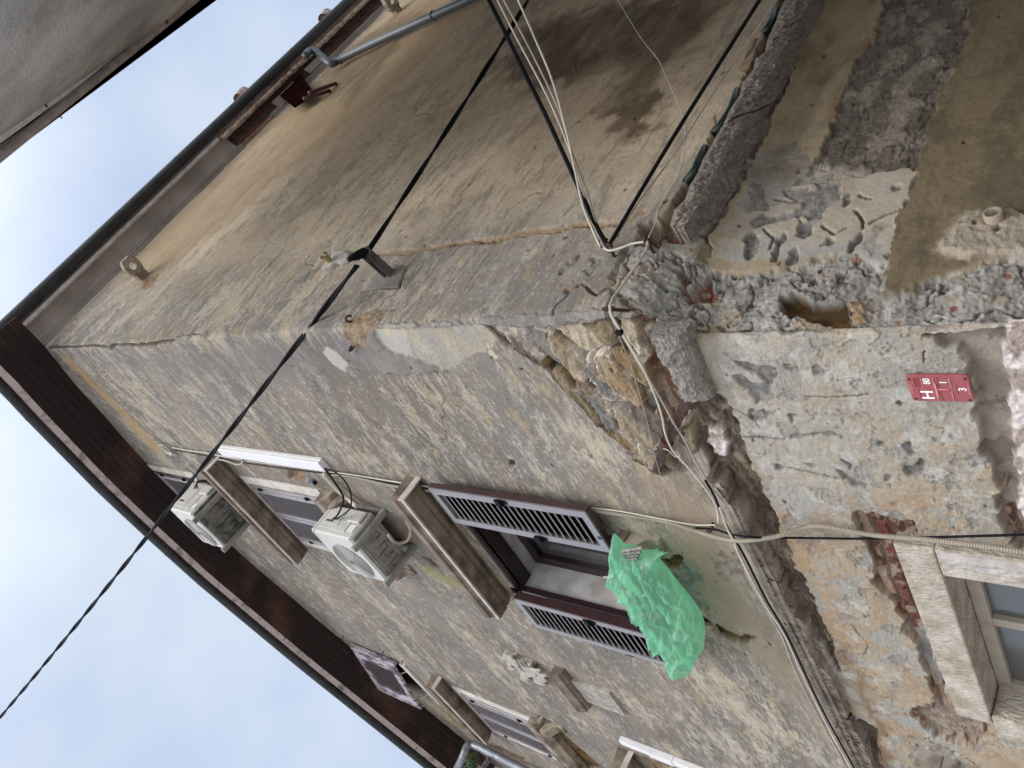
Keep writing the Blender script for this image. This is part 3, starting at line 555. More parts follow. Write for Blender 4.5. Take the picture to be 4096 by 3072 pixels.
# rubble of the corner itself
op(both(LOW), None, p_mortar, -.012, .8, .012)
op(both([(3125, 1185), (3165, 1170), (3280, 1195), (3375, 1185), (3385, 1230), (3370, 1290), (3300, 1300), (3230, 1270), (3150, 1260), (3120, 1215)]), None, P_HOLE, -.065, .4, .006)
op(both([(3380, 1190), (3430, 1200), (3430, 1290), (3385, 1290)]), None, P_CRUMB, -.02, .4, .006)
op(both([(2720, 1170), (2700, 1110), (2760, 1080), (2800, 1040), (2790, 1010), (2740, 1040), (2710, 1070), (2690, 1120)]), None, p_brick, -.05, .3, .006)
op(both([(2680, 1090), (2700, 1080), (2690, 1030), (2725, 1000), (2700, 1060), (2680, 1070)]), None, p_brick, -.05, .3, .006)
# ---- front wall lower
op(c6('30,480 150,480 210,540 260,700 380,1000 420,1180 560,1400 620,1659 550,1659 480,1340 380,1190 290,1010 180,920 170,760 120,640'), 'A', P_BAND, -.004, .5, .01, .45)
tint(c6('100,480 900,510 1400,480 1830,620 1500,1500 900,1659 620,1659 420,1180 200,540'), 'A', lin(160, 158, 154), .35, .1)
for P, h in (('380,715 470,715 600,720 660,780 620,850 560,830 500,790 440,760', -.016), ('370,810 420,800 500,850 600,850 640,960 560,960 520,1000 500,1090 470,1060 500,970 440,880', -.016),
             ('690,735 760,740 770,770 700,760', -.014), ('860,750 900,725 970,770 950,810 880,770', -.016), ('500,1185 640,1195 760,1175 900,1160 920,1150 1060,1160 1100,1200 1040,1190 930,1180 700,1210 560,1210', -.012),
             ('640,1350 700,1370 680,1400 640,1390', -.012), ('1040,1395 1080,1390 1120,1450 1210,1480 1220,1520 1160,1500 1070,1450', -.018), ('1080,1340 1120,1360 1110,1390', -.012),
             ('1260,1235 1340,1215 1370,1240 1290,1255', -.016), ('1430,1230 1490,1220 1540,1290 1500,1295 1450,1260', -.018), ('1450,1390 1500,1360 1560,1330 1600,1380 1540,1440 1470,1430', -.016),
             ('470,1050 560,1010 600,1050 520,1100', -.012), ('1330,1430 1370,1440 1340,1460', -.012), ('690,1040 760,1050 740,1100', -.01), ('1140,790 1130,830 1110,850', -.01), ('810,1350 900,1370 880,1390', -.01)):
    op(c6(P), 'A', P_PIT, h, .3, .004)
crack(c6('640,1370 850,1410 1040,1450'), 'A', .004, .012, None, .3); crack(c6('830,925 1060,925 1220,905'), 'A', .003, .01, None, .3)
crack(c6('290,1190 500,1195 700,1200'), 'A', .005, .015, None, .3); crack(c6('1600,650 1580,720'), 'A', .003, .01)
# lower stone course and roughcast under the torn plaster
op([(3900, 1330), (4130, 1300), (4130, 2340), (4070, 2230), (4020, 2110), (3980, 1950), (3975, 1900), (3930, 1800), (3895, 1690), (3890, 1640), (3895, 1560), (3870, 1480), (3855, 1400), (3830, 1380)]+c6('1800,600 1720,620 1570,545'), 'A', p_stonelow, -.045, .45, .006)
op([(3970, 1100), (4300, 1000), (4300, 2350), (4110, 2200), (4060, 2000), (4055, 1700), (4030, 1500), (4000, 1390), (3985, 1250)], 'A', P_WHITE, -.015, .4, .012)
op(c8('2060,60 2100,40 2212,60 2212,240 2120,250 2130,190'), 'A', p_brick, -.05, .5, .006)
# brick above and beside the stone window
op(c8('1120,60 1160,40 1290,60 1400,90 1500,110 1560,190 1640,200 1670,235 1420,230 1480,400 1560,640 1600,800 1650,1000 1700,1130 1760,1280 1790,1310 1990,1370 2060,1390 1940,1500 1860,1530 1640,1470 1500,1330 1510,1290 1600,1300 1640,1200 1590,1060 1540,900 1440,800 1450,720 1380,620 1270,500 1240,290 1160,200'), 'A', p_brick, -.032, .35, .004)
op(c8('1520,780 1600,800 1700,1130 1650,1130 1580,1000 1530,880'), 'A', P_GREYP, -.035, .5, .008)
op(c8('1510,1290 1640,1290 1990,1370 1900,1500 1640,1470'), 'A', P_AGG, -.045, .5, .008, .8)
# second strip of bare brick under the far string course
op(c8('1010,1070 1060,1190 1130,1340 1290,1420 1310,1659 1240,1659 1180,1480 1110,1380 1060,1240'), 'A', P_HOLE, -.03, .6, .006, .8)
tint(c8('960,900 1050,900 1230,1320 1320,1659 1420,1659 1300,1300 1150,1050'), 'A', lin(120, 92, 62), .7, .04)
tint(c8('640,60 700,240 900,620 1010,900 1100,900 900,500 760,200'), 'A', lin(172, 142, 104), .6, .04)
P_DARKBROWN = flake(p_const(lin(92, 80, 70), lin(128, 114, 100), 6, .56, .05, .7, .05, 7, 210, 2.2, 6), 9, .12, 4, 510)  # rough dark brown bands just under the string course
op([(2740, 1640), (2810, 1570), (2878, 1590), (2930, 1640), (2960, 1740), (3000, 1870), (3040, 1930), (3076, 2022), (3126, 2130), (3170, 2240), (3220, 2330), (3278, 2465), (3329, 2560), (3335, 2590), (3355, 2690), (3300, 2600), (3180, 2420), (3090, 2300), (3000, 2120), (2900, 1950), (2800, 1800)], 'A', P_DARKBROWN, -.03, .35, .006)
op([(2820, 1700), (2880, 1720), (2910, 1780), (2905, 1830), (2860, 1820), (2830, 1770)], 'A', P_WHITE, .0, .4, .006)
op(c8('1110,1360 1180,1340 1260,1420 1300,1520 1300,1659 1240,1659 1200,1540'), 'A', P_DARKBROWN, -.03, .4, .006)
random.seed(21)
for k in range(26):                          # hairline cracks
    sd_ = 'A' if k % 2 else 'B'; x0, z0 = (random.uniform(.3, 4.5), random.uniform(2.4, 7)) if sd_ == 'A' else (-random.uniform(.2, 3.5), random.uniform(3.9, 7.5)); an = random.uniform(0, math.pi); P = [(x0, z0)]
    for q in range(random.randint(4, 9)): an += random.gauss(0, .6); P.append((P[-1][0]+math.cos(an)*.09, P[-1][1]+math.sin(an)*.09))
    if all((p[0] > .05) == (sd_ == 'A') for p in P): crack(P, None, .0028, .006, lin(78, 70, 62), .6)
for k in range(420):                         # small pock marks
    a_ = random.random() < .55; x0, z0 = (random.uniform(.15, 5), random.uniform(2.3, 8)) if a_ else (-random.uniform(.15, 4), random.uniform(2.3, 8)); rr_ = random.uniform(.004, .013)
    op([(x0-rr_*1.4, z0), (x0, z0+rr_), (x0+rr_*1.4, z0), (x0, z0-rr_)], None, P_HOLE, -.008, 0, .003, .8, 0, 0, .12)
# ---- fine relief and clip
H += .004*(fbm(X, Z, 18, 4, 200)-.5)+.0022*(fbm(X, Z, 60, 2, 202)-.5)+.018*(fbm(X, Z, 1.1, 3, 201)-.5)
nrm = nA[None, :]*wA_[:, None]+nB[None, :]*(1-wA_)[:, None]; nrm /= np.linalg.norm(nrm, axis=1)[:, None]
POS = C0[None, :]+aa[:, None]*dA+bb[:, None]*dB+Z[:, None]*UP+H[:, None]*nrm
keep = np.where(sideA, Z < ztopA(np.maximum(X, 0))+.12, Z < 11.42)
OPEN = [(1.66, 2.62, 4.39, 5.88), (1.46, 2.58, .9, 2.66)]   # window openings cut through the wall (s0, s1, z0, z1)
for s0, s1, z0, z1 in OPEN: keep &= ~((X > s0) & (X < s1) & (Z > z0) & (Z < z1) & sideA)
K2 = keep.reshape(nz_, nu); q = K2[:-1, :-1] & K2[1:, :-1] & K2[:-1, 1:] & K2[1:, 1:]
ii, jj = np.where(q); a = ii*nu+jj; quads = np.stack([a, a+1, a+nu+1, a+nu], 1)[:, ::-1]
me = bpy.data.meshes.new('wall'); me.vertices.add(len(POS)); me.vertices.foreach_set('co', POS.astype(np.float32).ravel())
me.loops.add(quads.size); me.loops.foreach_set('vertex_index', quads.astype(np.int32).ravel()); me.polygons.add(len(quads))
me.polygons.foreach_set('loop_start', np.arange(0, quads.size, 4, dtype=np.int32)); me.polygons.foreach_set('loop_total', np.full(len(quads), 4, np.int32))
me.polygons.foreach_set('use_smooth', np.ones(len(quads), bool)); me.update(calc_edges=True)
ca = me.color_attributes.new('Col', 'FLOAT_COLOR', 'POINT'); ca.data.foreach_set('color', np.concatenate([np.clip(RGB, .004, .9), BMP[:, None]], 1).astype(np.float32).ravel())
me.materials.append(M['wall']); wo = bpy.data.objects.new('wall', me); COL.objects.link(wo); wo.parent = house; wo.matrix_parent_inverse = Matrix.Translation(-house.location)
print('wall verts', len(POS), 'faces', len(quads))
# ------------------------------------------------------------------ eaves, cornices, roof
def noisy_sweep(W, prof, a0, a1, step, amp, parent, name, material, breakf=None, sub=3, seed=300, endcap=True, zfun=None):
    P = []                                    # refine the profile
    for i in range(len(prof)-1):
        for k in range(sub): P.append(tuple(np.array(prof[i])*(1-k/sub)+np.array(prof[i+1])*k/sub))
    P.append(prof[-1]); P = np.array(P); n = len(P); A = np.arange(a0, a1+step*.5, step); b = MB(); vs = []
    L_ = np.concatenate([[0], np.cumsum(np.hypot(*np.diff(P, axis=0).T))])
    for a in A:
        j = (fbm(np.full(n, a), L_, 5, 5, seed, .66)-.5)*amp+(fbm(np.full(n, a), L_, 34, 2, seed+3)-.5)*amp*.35
        k = breakf(a) if breakf else 1.
        zo = zfun(a) if zfun else 0.
        for (z, o), jj in zip(P, j): vs.append(W(a, z+zo+jj*.4, (o-P[0][1])*k+P[0][1]+jj*(k if k > .3 else .3)))
    m_ = len(A); fs = [(i*n+k, i*n+k+1, (i+1)*n+k+1, (i+1)*n+k) for i in range(m_-1) for k in range(n-1)]
    if endcap: fs += [tuple(range(n)), tuple(range((m_-1)*n, m_*n))]
    b.add(vs, fs); return b.build(name, material, parent, smooth=amp < .004)
# soffit boards of the front eave
OV = .44
outer_unused = [(0, 1487), (570, 2050), (907, 2370), (1300, 2671), (1825, 3072)]
sb = np.arange(-.42, 10.8, .25)
b = MB()
edges = [0, .085, .16, .25, .33, OV]
for k in range(len(edges)-1):
    for i in range(len(sb)-1):
        a0, a1 = sb[i], sb[i+1]; z0, z1 = ztopA(max(a0, 0)), ztopA(max(a1, 0)); o0, o1 = edges[k]-.01*(k == 0), edges[k+1]-.006
        dz = .004*(k % 2)
        b.hexa([WA(a0, z0+dz, o0), WA(a1, z1+dz, o0), WA(a1, z1+dz, o1), WA(a0, z0+dz, o1), WA(a0, z0+.03, o0), WA(a1, z1+.03, o0), WA(a1, z1+.03, o1), WA(a0, z0+.03, o1)])
soff = b.build('soffit', M['soffit'], house)
b = MB()                                     # wooden batten across the boards
for s_ in (4.05,): b.box(WA, s_, s_+.03, ztopA(s_)-.012, ztopA(s_)-.0005, .0, OV)
b.build('soffit_batten', M['soffit'], soff)
def along(o, dz, s0=-.45, s1=10.8, st=.3): return [WA(s, ztopA(max(s, 0))+dz, o) for s in np.arange(s0, s1, st)]
b = MB()
for i in range(len(sb)-1):
    a0, a1 = sb[i], sb[i+1]; z0, z1 = ztopA(max(a0, 0)), ztopA(max(a1, 0))
    b.hexa([WA(a0, z0-.006, OV-.004), WA(a1, z1-.006, OV-.004), WA(a1, z1-.006, OV+.065), WA(a0, z0-.006, OV+.065), WA(a0, z0+.09, OV-.004), WA(a1, z1+.09, OV-.004), WA(a1, z1+.09, OV+.065), WA(a0, z0+.09, OV+.065)])
b.build('fascia_board', M['fascia'], house)
def half_gutter(W, A, zf, oc, rr, name='gutter', zo=0):
    b = MB(); n = 14; vs = []
    for a in A:
        for k in range(n+1):
            t = math.pi*k/n; vs.append(W(a, zf(a)-math.sin(t)*rr, oc+math.cos(t)*rr))
        for k in range(n, -1, -1):
            t = math.pi*k/n; vs.append(W(a, zf(a)+.004-math.sin(t)*(rr-.005), oc+math.cos(t)*(rr-.005)))
    q = 2*(n+1)
    b.add(vs, [(i*q+k, i*q+(k+1) % q, (i+1)*q+(k+1) % q, (i+1)*q+k) for i in range(len(A)-1) for k in range(q)]+[tuple(range(q)), tuple(range((len(A)-1)*q, len(A)*q))])
    for a in A[3::8]:                        # joint sleeves
        vs = []
        for da in (-.012, .012):
            for k in range(n+1):
                t = math.pi*k/n; vs.append(W(a+da, zf(a)-math.sin(t)*(rr+.003), oc+math.cos(t)*(rr+.003)))
        b.add(vs, [(k, k+1, n+2+k, n+1+k) for k in range(n)])
    return b.build(name, M['gutter'], house, smooth=True)
half_gutter(WA, np.arange(-.42, 10.8, .3), lambda a: ztopA(max(a, 0))+.06, OV+.065+.054, .054)
# side wall cornice: small mouldings, cove, pale lip; sound up to t = 3.5, then broken down to brick
ZB = 11.27
cov = [(ZB, 0), (ZB+.02, .028), (ZB+.045, .028), (ZB+.05, .045), (ZB+.085, .05), (ZB+.09, .062), (ZB+.12, .085), (ZB+.16, .14), (ZB+.185, .20), (ZB+.19, .235)]
noisy_sweep(WB, cov[:6], -.06, 3.55, .05, .006, house, 'cornice_moulding', M['cornice'], seed=310)
noisy_sweep(WB, cov[5:], -.17, 3.50, .05, .004, house, 'cornice_cove', M['cornice'], seed=320)
noisy_sweep(WB, [(ZB+.188, .232), (ZB+.182, .25), (ZB+.195, .275), (ZB+.25, .28)], -.27, 3.42, .04, .007, house, 'cornice_lip', M['cornlip'], seed=330)
noisy_sweep(WB, cov[:6], 4.15, 8, .05, .012, house, 'cornice_moulding', M['cornice'], seed=311)
noisy_sweep(WB, [(ZB+.09, .05), (ZB+.12, .07), (ZB+.2, .12), (ZB+.22, .20)], 3.45, 8, .03, .05, house, 'bare_brick_cornice', M['brickdark'], seed=340)
noisy_sweep(WB, [(ZB+.19, .20), (ZB+.18, .235), (ZB+.20, .26), (ZB+.25, .26)], 3.45, 8, .04, .02, house, 'cornice_lip', M['terracotta'], seed=331)
noisy_sweep(WB, cov[5:8], 4.35, 4.85, .05, .012, house, 'cornice_cove', M['cornice'], seed=321); noisy_sweep(WB, [(p, q_+.012) for p, q_ in cov[5:8]], 5.1, 5.5, .05, .012, house, 'cornice_cove', M['cornice'], seed=322)
half_gutter(WB, np.arange(-.47, 8.1, .3), lambda a: ZB+.30, .36, .078)
b = MB()                                     # dark red lined hole in the broken cornice with two pipes in it
Pq = [onB(x, y, .10) for x, y in ((1120, 385), (1205, 300), (1262, 375), (1180, 432))]
b.sheet(WB, Pq, .10, .13); vent = b.build('vent_box', M['redbox'], house)
for q0, q1 in (((1235, 372), (1345, 333)), ((1215, 395), (1320, 362))):
    b = MB(); u0, v0 = onB(*q0, .16); u1, v1 = onB(*q1, .02); b.tube([WB(u0, v0, .16), WB((u0+u1)/2, (v0+v1)/2, .09), WB(u1, v1, .02)], .022, 10); b.build('vent_pipe', M['redpipe'], vent, smooth=True)
# roof slabs so the building is closed from above
b = MB()
far = C0+dA*5+dB*4+UP*14.0
ga = [WA(s, ztopA(max(s, 0))+.10, OV+.02) for s in (-.40, 1.7, 3.5, 5.2, 7.5, 10.8)]; gb = [WB(t, ZB+.31, .30) for t in (-.42, 8)]
top0 = far+dA*6; top1 = far+dB*4
for i in range(len(ga)-1): b.add([ga[i], ga[i+1], far+dA*(i+1)*1.2, far+dA*i*1.2], [(0, 1, 2, 3)])
b.add([gb[0], gb[1], far+dB*4, far], [(0, 1, 2, 3)]); b.build('roof', M['tile'], house)
for P_, o_ in (((1302, 68), .25), ((968, 385), .3)):
    p = at(P_[0], P_[1], 13.6 if P_[0] > 1100 else 12.6)
    b = MB(); r_ = .085; nb_ = 18; ax = dB*.35+UP*.2; 
    vs = []
    for (h, rr_) in ((-.12, r_), (.14, r_), (.14, r_-.02), (-.05, r_-.02)):
        e1 = np.cross(ax, UP); e1 /= np.linalg.norm(e1); e2 = np.cross(e1, ax); e2 /= np.linalg.norm(e2); an = ax/np.linalg.norm(ax)
        vs += [p+an*h+rr_*(math.cos(2*math.pi*k/nb_)*e1+math.sin(2*math.pi*k/nb_)*e2) for k in range(nb_)]
    b.add(vs, [(j*nb_+k, j*nb_+(k+1) % nb_, (j+1)*nb_+(k+1) % nb_, (j+1)*nb_+k) for j in range(3) for k in range(nb_)]+[tuple(3*nb_+k for k in range(nb_))])
    b.build('flue', M['terracotta'], house, smooth=True)
# ------------------------------------------------------------------ string courses
M['rough'] = mat('coarse_brown_stone', (.215, .18, .158), .95, c2=(.36, .315, .28), scale=38, th=(.42, .66), bump=1.0, bscale=95, bdist=.02)
M['coursem'] = mat('grimy_brown_moulding', (.33, .285, .245), .95, c2=(.15, .12, .10), scale=6, th=(.40, .62), bump=1.0, bscale=60, bdist=.012)
M['roughg'] = mat('coarse_grey_stone', (.28, .255, .23), .95, c2=(.13, .115, .10), scale=28, th=(.45, .7), bump=1.0, bscale=85, bdist=.02)
profA = [(3.32, -.03), (3.345, .010), (3.35, .028), (3.36, .034), (3.385, .036), (3.39, .058), (3.40, .062), (3.43, .066), (3.45, .088), (3.47, .094), (3.53, .094), (3.55, .08), (3.58, .03), (3.60, -.03)]
def brk(a):
    v = float(fbm(np.array([a]), np.array([0.]), 1.5, 5, 401, .62)[0]); return (.42+.58*float(ss(.455, .475, v)))*(1 if a > .95 else .6)
def zwob(a): return 0.
from mathutils.geometry import delaunay_2d_cdt
def fill2d(PO, st, jit=.35):
    """triangulated sheet inside an outline: dense rim points plus an inner grid"""
    dn = []
    for i in range(len(PO)):
        a_, c_2 = np.array(PO[i]), np.array(PO[(i+1) % len(PO)]); n_ = max(1, int(np.linalg.norm(c_2-a_)/(st*1.4))); dn += [tuple(a_+(c_2-a_)*k/n_) for k in range(n_)]
    P_ = np.array(dn); xs = np.arange(P_[:, 0].min(), P_[:, 0].max(), st); zs = np.arange(P_[:, 1].min(), P_[:, 1].max(), st); gx, gz = np.meshgrid(xs, zs); gx = gx.ravel(); gz = gz.ravel()
    gx = gx+(rng.random(len(gx))-.5)*st*jit; gz = gz+(rng.random(len(gz))-.5)*st*jit; k_ = psd(gx, gz, PO) > st*.7
    vv = [Vector(p) for p in dn]+[Vector((a_, c_2)) for a_, c_2 in zip(gx[k_], gz[k_])]; ne = len(dn)
    ov, oe, of_, *_ = delaunay_2d_cdt(vv, [(i, (i+1) % ne) for i in range(ne)], [list(range(ne))], 1, 1e-6)
    return np.array([v[0] for v in ov]), np.array([v[1] for v in ov]), [tuple(f) for f in of_], ne
LA = [(2826, 1912), (2850, 1950), (2886, 2022), (3040, 2330), (3200, 2655), (3405, 3072), (3480, 3225)]
LB = c8('1380,1900 1330,1780 1275,1659 1222,1545 1215,1500 1130,1395 1130,1345 1095,1350 1108,1318 1060,1205 1032,1130 1008,1112 1000,1085 930,1010 900,975 850,920 832,862 852,850 842,790 830,740 770,685 760,650 695,565 690,520 645,430 600,335 560,270 520,240 480,200 470,150 430,60 405,0')+[(2500+.3919*x, 1450+.3919*y) for x, y in ((1060, 1420), (1045, 1300), (1020, 1215), (965, 1195), (940, 1235), (900, 1245), (870, 1180))]
PA2 = [onA(x, y, 0) for x, y in LA]+[(11, 3.72), (11, 3.46)]+[onA(x, y, 0) for x, y in LB]
VX3, VZ3, F3, ne3 = fill2d(PA2, .011); rm3 = ss(0, .016, np.maximum(psd(VX3, VZ3, PA2), 0)); zl = np.interp(VX3, [.98, 1.23, 3.84, 11], [3.68, 3.61, 3.66, 3.72])-VZ3
o3 = np.interp(zl, [0, .01, .055, .062, .075, .10, .108, .16, .20, .40], [.05, .078, .082, .066, .070, .072, .055, .050, .02, -.015])
l3 = .020*(fbm(VX3, VZ3, 6, 5, 620, .62)-.5)+.045*(terr(fbm(VX3, VZ3, 4, 5, 621, .6), 8)-.5)*ss(.03, .12, zl)+.006*(fbm(VX3, VZ3, 45, 2, 622)-.5)-.012*(1-ss(0, .006, np.abs(fbm(VX3, VZ3, 3, 3, 623)-.5)))
vs = []
for s_, z_, o_, rm, lu in zip(VX3, VZ3, o3, rm3, l3): p = WA(s_, z_, 0); vs.append(CAM+(p-CAM)*((perpA-(o_-(1-rm)*.012+lu))/perpA))
nb3 = len(vs); b = MB(); b.add(vs+[v-nA*.13 for v in vs[:ne3]], F3+[(i, (i+1) % ne3, nb3+(i+1) % ne3, nb3+i) for i in range(ne3)])
b.build('string_course', M['coursem'], house)
noisy_sweep(WA, [(3.33, -.05), (3.34, .03), (3.36, .055), (3.41, .068), (3.46, .062), (3.49, .04), (3.52, -.05)], .12, .47, .012, .055, house, 'string_course', M['roughg'], None, 5, 420)
def brkB(a): return .62 if min(abs(a-1.38), abs(a-.93), abs(a-2.6)) < .010 else 1.06-.26*float(fbm(np.array([a]), np.array([3.]), 5, 5, 402, .7)[0])
LE = c3('760,-120 700,0 660,80 650,120 615,200 590,250 575,330 515,370 500,440 430,530 415,600 350,700 310,790 270,850 245,900 180,1010 150,1090 100,1170 70,1260 0,1330 -25,1420 60,1440 130,1395 220,1450 290,1430 320,1330 380,1250 420,1190 440,1130 450,1060 500,990 520,920 545,910 570,830 560,780 600,700 670,610 700,500 770,470 790,400 850,260 890,200 910,130 960,40 1050,-120')
PO2 = [onB(x, y, 0) for x, y in LE]; PO2 = [(8, 3.70)]+PO2+[(8, 3.33)]
VX2, VZ2, F2, ne2 = fill2d(PO2, .012)
rim_ = ss(0, .02, np.maximum(psd(VX2, VZ2, PO2), 0)); oo_ = np.interp(VZ2, [3.30, 3.36, 3.50, 3.60, 3.72], [-.135, -.10, .02, .05, .045])
lump_ = .045*(fbm(VX2, VZ2, 5, 6, 610, .66)-.5)+.016*(fbm(VX2, VZ2, 40, 3, 611, .7)-.5)-.02*(1-ss(.0, .012, np.abs(VX2-1.30+.3*(VZ2-3.5)+.05*(fbm(VX2, VZ2, 9, 3, 612)-.5))))
flat_ = ss(.50, .54, fbm(VX2, VZ2, 3, 4, 613)); vs = []
for t_, z_, o_, rm, lu, fl in zip(VX2, VZ2, oo_, rim_, lump_, flat_):
    p = WB(t_, z_, 0); o_ = o_-(1-rm)*.02+lu+.008*fl; q_ = CAM+(p-CAM)*((perpB-o_)/perpB); vs.append(q_)
nb2 = len(vs); b = MB(); b.add(vs+[v-nB*.16 for v in vs[:ne2]], F2+[(i, (i+1) % ne2, nb2+(i+1) % ne2, nb2+i) for i in range(ne2)])
b.build('string_course', M['rough'], house)
# ------------------------------------------------------------------ windows
M['surr'] = mat('pale_flaking_surround', (.46, .40, .35), .92, c2=(.58, .545, .51), scale=6, th=(.4, .6), bump=.6, bscale=30, bdist=.01)
M['sillm'] = mat('stained_pale_sill', (.33, .27, .215), .9, c2=(.10, .075, .055), scale=7, th=(.42, .62), bump=.5)
def window(name_label):
    return None
def shutter(W, s0, s1, z0, z1, o, th, n, parent, mats, fr=.05, ang=60, hinge=True, rot=0, piv=None, lip=.0035):
    def T(s, z, oo): 
        if rot: d = s-piv; return W(piv+d*math.cos(rot), z, oo+d*math.sin(rot))
        return W(s, z, oo)
    b = MB(); b.cur = 0; b.box(T, s0, s0+fr, z0, z1, o, o+th); b.box(T, s1-fr, s1, z0, z1, o, o+th)
    b.box(T, s0+fr, s1-fr, z0, z0+fr, o, o+th); b.box(T, s0+fr, s1-fr, z1-fr, z1, o, o+th)
    b.box(T, s0+fr*.82, s0+fr*.92, z0+fr*.8, z1-fr*.8, o+th, o+th+.002); b.box(T, s1-fr*.92, s1-fr*.82, z0+fr*.8, z1-fr*.8, o+th, o+th+.002)
    b.cur = 1; h = (z1-z0-2*fr)/n; a = R(ang); dl = h*.62
    for i in range(n):
        zc = z0+fr+(i+.5)*h; c, s_ = math.cos(a)*dl, math.sin(a)*dl; oc = o+th*.5; t = .0022
        b.hexa([T(s0+fr, zc-s_-t, oc+min(c, th*.48)), T(s1-fr, zc-s_-t, oc+min(c, th*.48)), T(s1-fr, zc+s_-t, oc-min(c, th*.48)), T(s0+fr, zc+s_-t, oc-min(c, th*.48)),
                T(s0+fr, zc-s_+t, oc+min(c, th*.48)), T(s1-fr, zc-s_+t, oc+min(c, th*.48)), T(s1-fr, zc+s_+t, oc-min(c, th*.48)), T(s0+fr, zc+s_+t, oc-min(c, th*.48))])
    b.box(T, s0+fr*.9, s1-fr*.9, z0+fr*.9, z1-fr*.9, o+.001, o+.004)
    b.cur = 2
    for i in range(n): zc = z0+fr+(i+.5)*h-dl*math.sin(a); b.box(T, s0+fr, s1-fr, zc-lip, zc, o+th*.78, o+th*.95)  # pale strip on each slat paints its lit lower edge
    ob = b.build('shutter', list(mats)+[M['slatw']], parent)
    return ob
def hood(W, s0, s1, zb, dep, parent, name='window_hood', material=None, h=.16, broken=False):
    b = MB(); d = dep
    prof = [(zb+.055, -.02), (zb+.02, .035*1), (zb+.012, .05), (zb+.012, d*.48), (zb, d*.52), (zb, d*.93), (zb-.004, d*.95), (zb-.004, d), (zb+h*.55, d+.012), (zb+h*.6, d+.03), (zb+h, d+.03), (zb+h+.03, -.02)]
    b.prism(W, prof, s0, s1)
    # returned, narrower bed mould at both ends
    ob = b.build(name, material or M['hood'], parent, bevel=.004)
    b = MB(); b.box(W, s0-.004, s1+.004, zb-.001, zb+.03, d+.002, d+.016); b.box(W, s0-.012, s0-.001, zb+.0, zb+.06, .0, d+.016); b.build('hood_lit_edge', M['cornlip'], ob, bevel=.002)  # added pale strips stand for the lit front and end edges
    return ob
def glassquad(W, s0, s1, z0, z1, o, parent, m_='glass', name='pane'):
    b = MB(); b.box(W, s0, s1, z0, z1, o, o+.004); return b.build(name, M[m_], parent)
def frame(W, s0, s1, z0, z1, o0, o1, w_, parent, material, name='window', mull=()):
    b = MB(); b.box(W, s0, s0+w_, z0, z1, o0, o1); b.box(W, s1-w_, s1, z0, z1, o0, o1); b.box(W, s0+w_, s1-w_, z0, z0+w_, o0, o1); b.box(W, s0+w_, s1-w_, z1-w_, z1, o0, o1)
    for k, v, mw in mull:
        if k == 's': b.box(W, v-mw/2, v+mw/2, z0+w_, z1-w_, o0+.002, o1-.002)
        else: b.box(W, s0+w_, s1-w_, v-mw/2, v+mw/2, o0+.004, o1-.004)
    return b.build(name, material, parent, bevel=.003)
# first floor window, both shutters swung open
s0, s1, z0, z1 = 1.67, 2.61, 4.40, 5.87
w1 = frame(WA, s0+.01, s1-.01, z0, z1-.01, -.34, -.26, .085, house, M['slat'], mull=(('s', 2.17, .11),))
for p0, p1 in ((s0+.10, 2.11), (2.23, s1-.10)):
    f_ = MB(); 
    for q0, q1, e0, e1 in ((p0, p0+.03, z0+.1, z1-.11), (p1-.03, p1, z0+.1, z1-.11), (p0+.03, p1-.03, z0+.1, z0+.13), (p0+.03, p1-.03, z1-.14, z1-.11)): f_.box(WA, q0, q1, e0, e1, -.31, -.24)
    f_.build('sash', M['slat'], w1); glassquad(WA, p0+.03, p1-.03, z0+.13, z1-.14, -.29, w1, 'glassd')
b = MB(); b.box(WA, s0-.012, s0, z0, z1, -.36, -.012); b.box(WA, s1, s1+.012, z0, z1, -.36, -.012); b.box(WA, s0, s1, z1, z1+.012, -.36, -.15); b.box(WA, s0, s1, z0-.012, z0, -.36, -.012)
b.build('reveal', M['reveal'], w1)
b = MB(); b.box(WA, s0, s1, z1-.03, z1+.012, -.15, -.012); b.box(WA, s0, s0+.02, z0, z1-.03, -.15, -.03); b.build('lintel_lining', M['slat'], w1)
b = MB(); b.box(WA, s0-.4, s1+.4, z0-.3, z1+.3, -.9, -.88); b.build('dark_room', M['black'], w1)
b = MB()                                     # brown sub-frame the shutters hang on
b.box(WA, s0, s0+.03, z0, z1, -.03, .02); b.box(WA, s1-.04, s1, z0, z1, -.03, .02); b.box(WA, s0+.03, s1-.04, z1-.03, z1, -.03, .018)
b.build('shutter_frame', M['brown'], w1, bevel=.003)
AM = [M['alu'], M['slat']]
sh = shutter(WA, 1.315, 1.672, 4.44, 5.80, .07, .038, 23, w1, AM, fr=.052)
def edge_box(s0, s1, z0, z1, o0, o1, parent, name='shutter_edge', m_='brown'):
    b = MB(); b.box(WA, s0, s1, z0, z1, o0, o1); return b.build(name, M[m_], parent, bevel=.002)
edge_box(1.307, 1.3145, 4.438, 5.802, .060, .104, sh); edge_box(1.315, 1.672, 4.430, 4.4395, .060, .104, sh)
def fitting(pos, parent, W=WA, sc_=1., name='hinge'):
    b = MB(); s, z, o = pos; b.box(W, s-.012*sc_, s+.012*sc_, z-.05*sc_, z+.05*sc_, o, o+.012*sc_); b.box(W, s-.035*sc_, s+.004*sc_, z-.02*sc_, z+.015*sc_, o+.010*sc_, o+.03*sc_)
    b.tube([W(s+.01*sc_, z-.03*sc_, o+.02*sc_), W(s+.01*sc_, z+.03*sc_, o+.02*sc_)], .009*sc_, 8); return b.build(name, M['rubber'], parent)
fitting((1.335, 5.12, .108), sh); fitting((1.655, 4.98, .108), sh, name='handle')
sh2 = shutter(WA, 2.47, 2.82, 4.44, 5.72, .115, .038, 23, w1, AM, fr=.045)
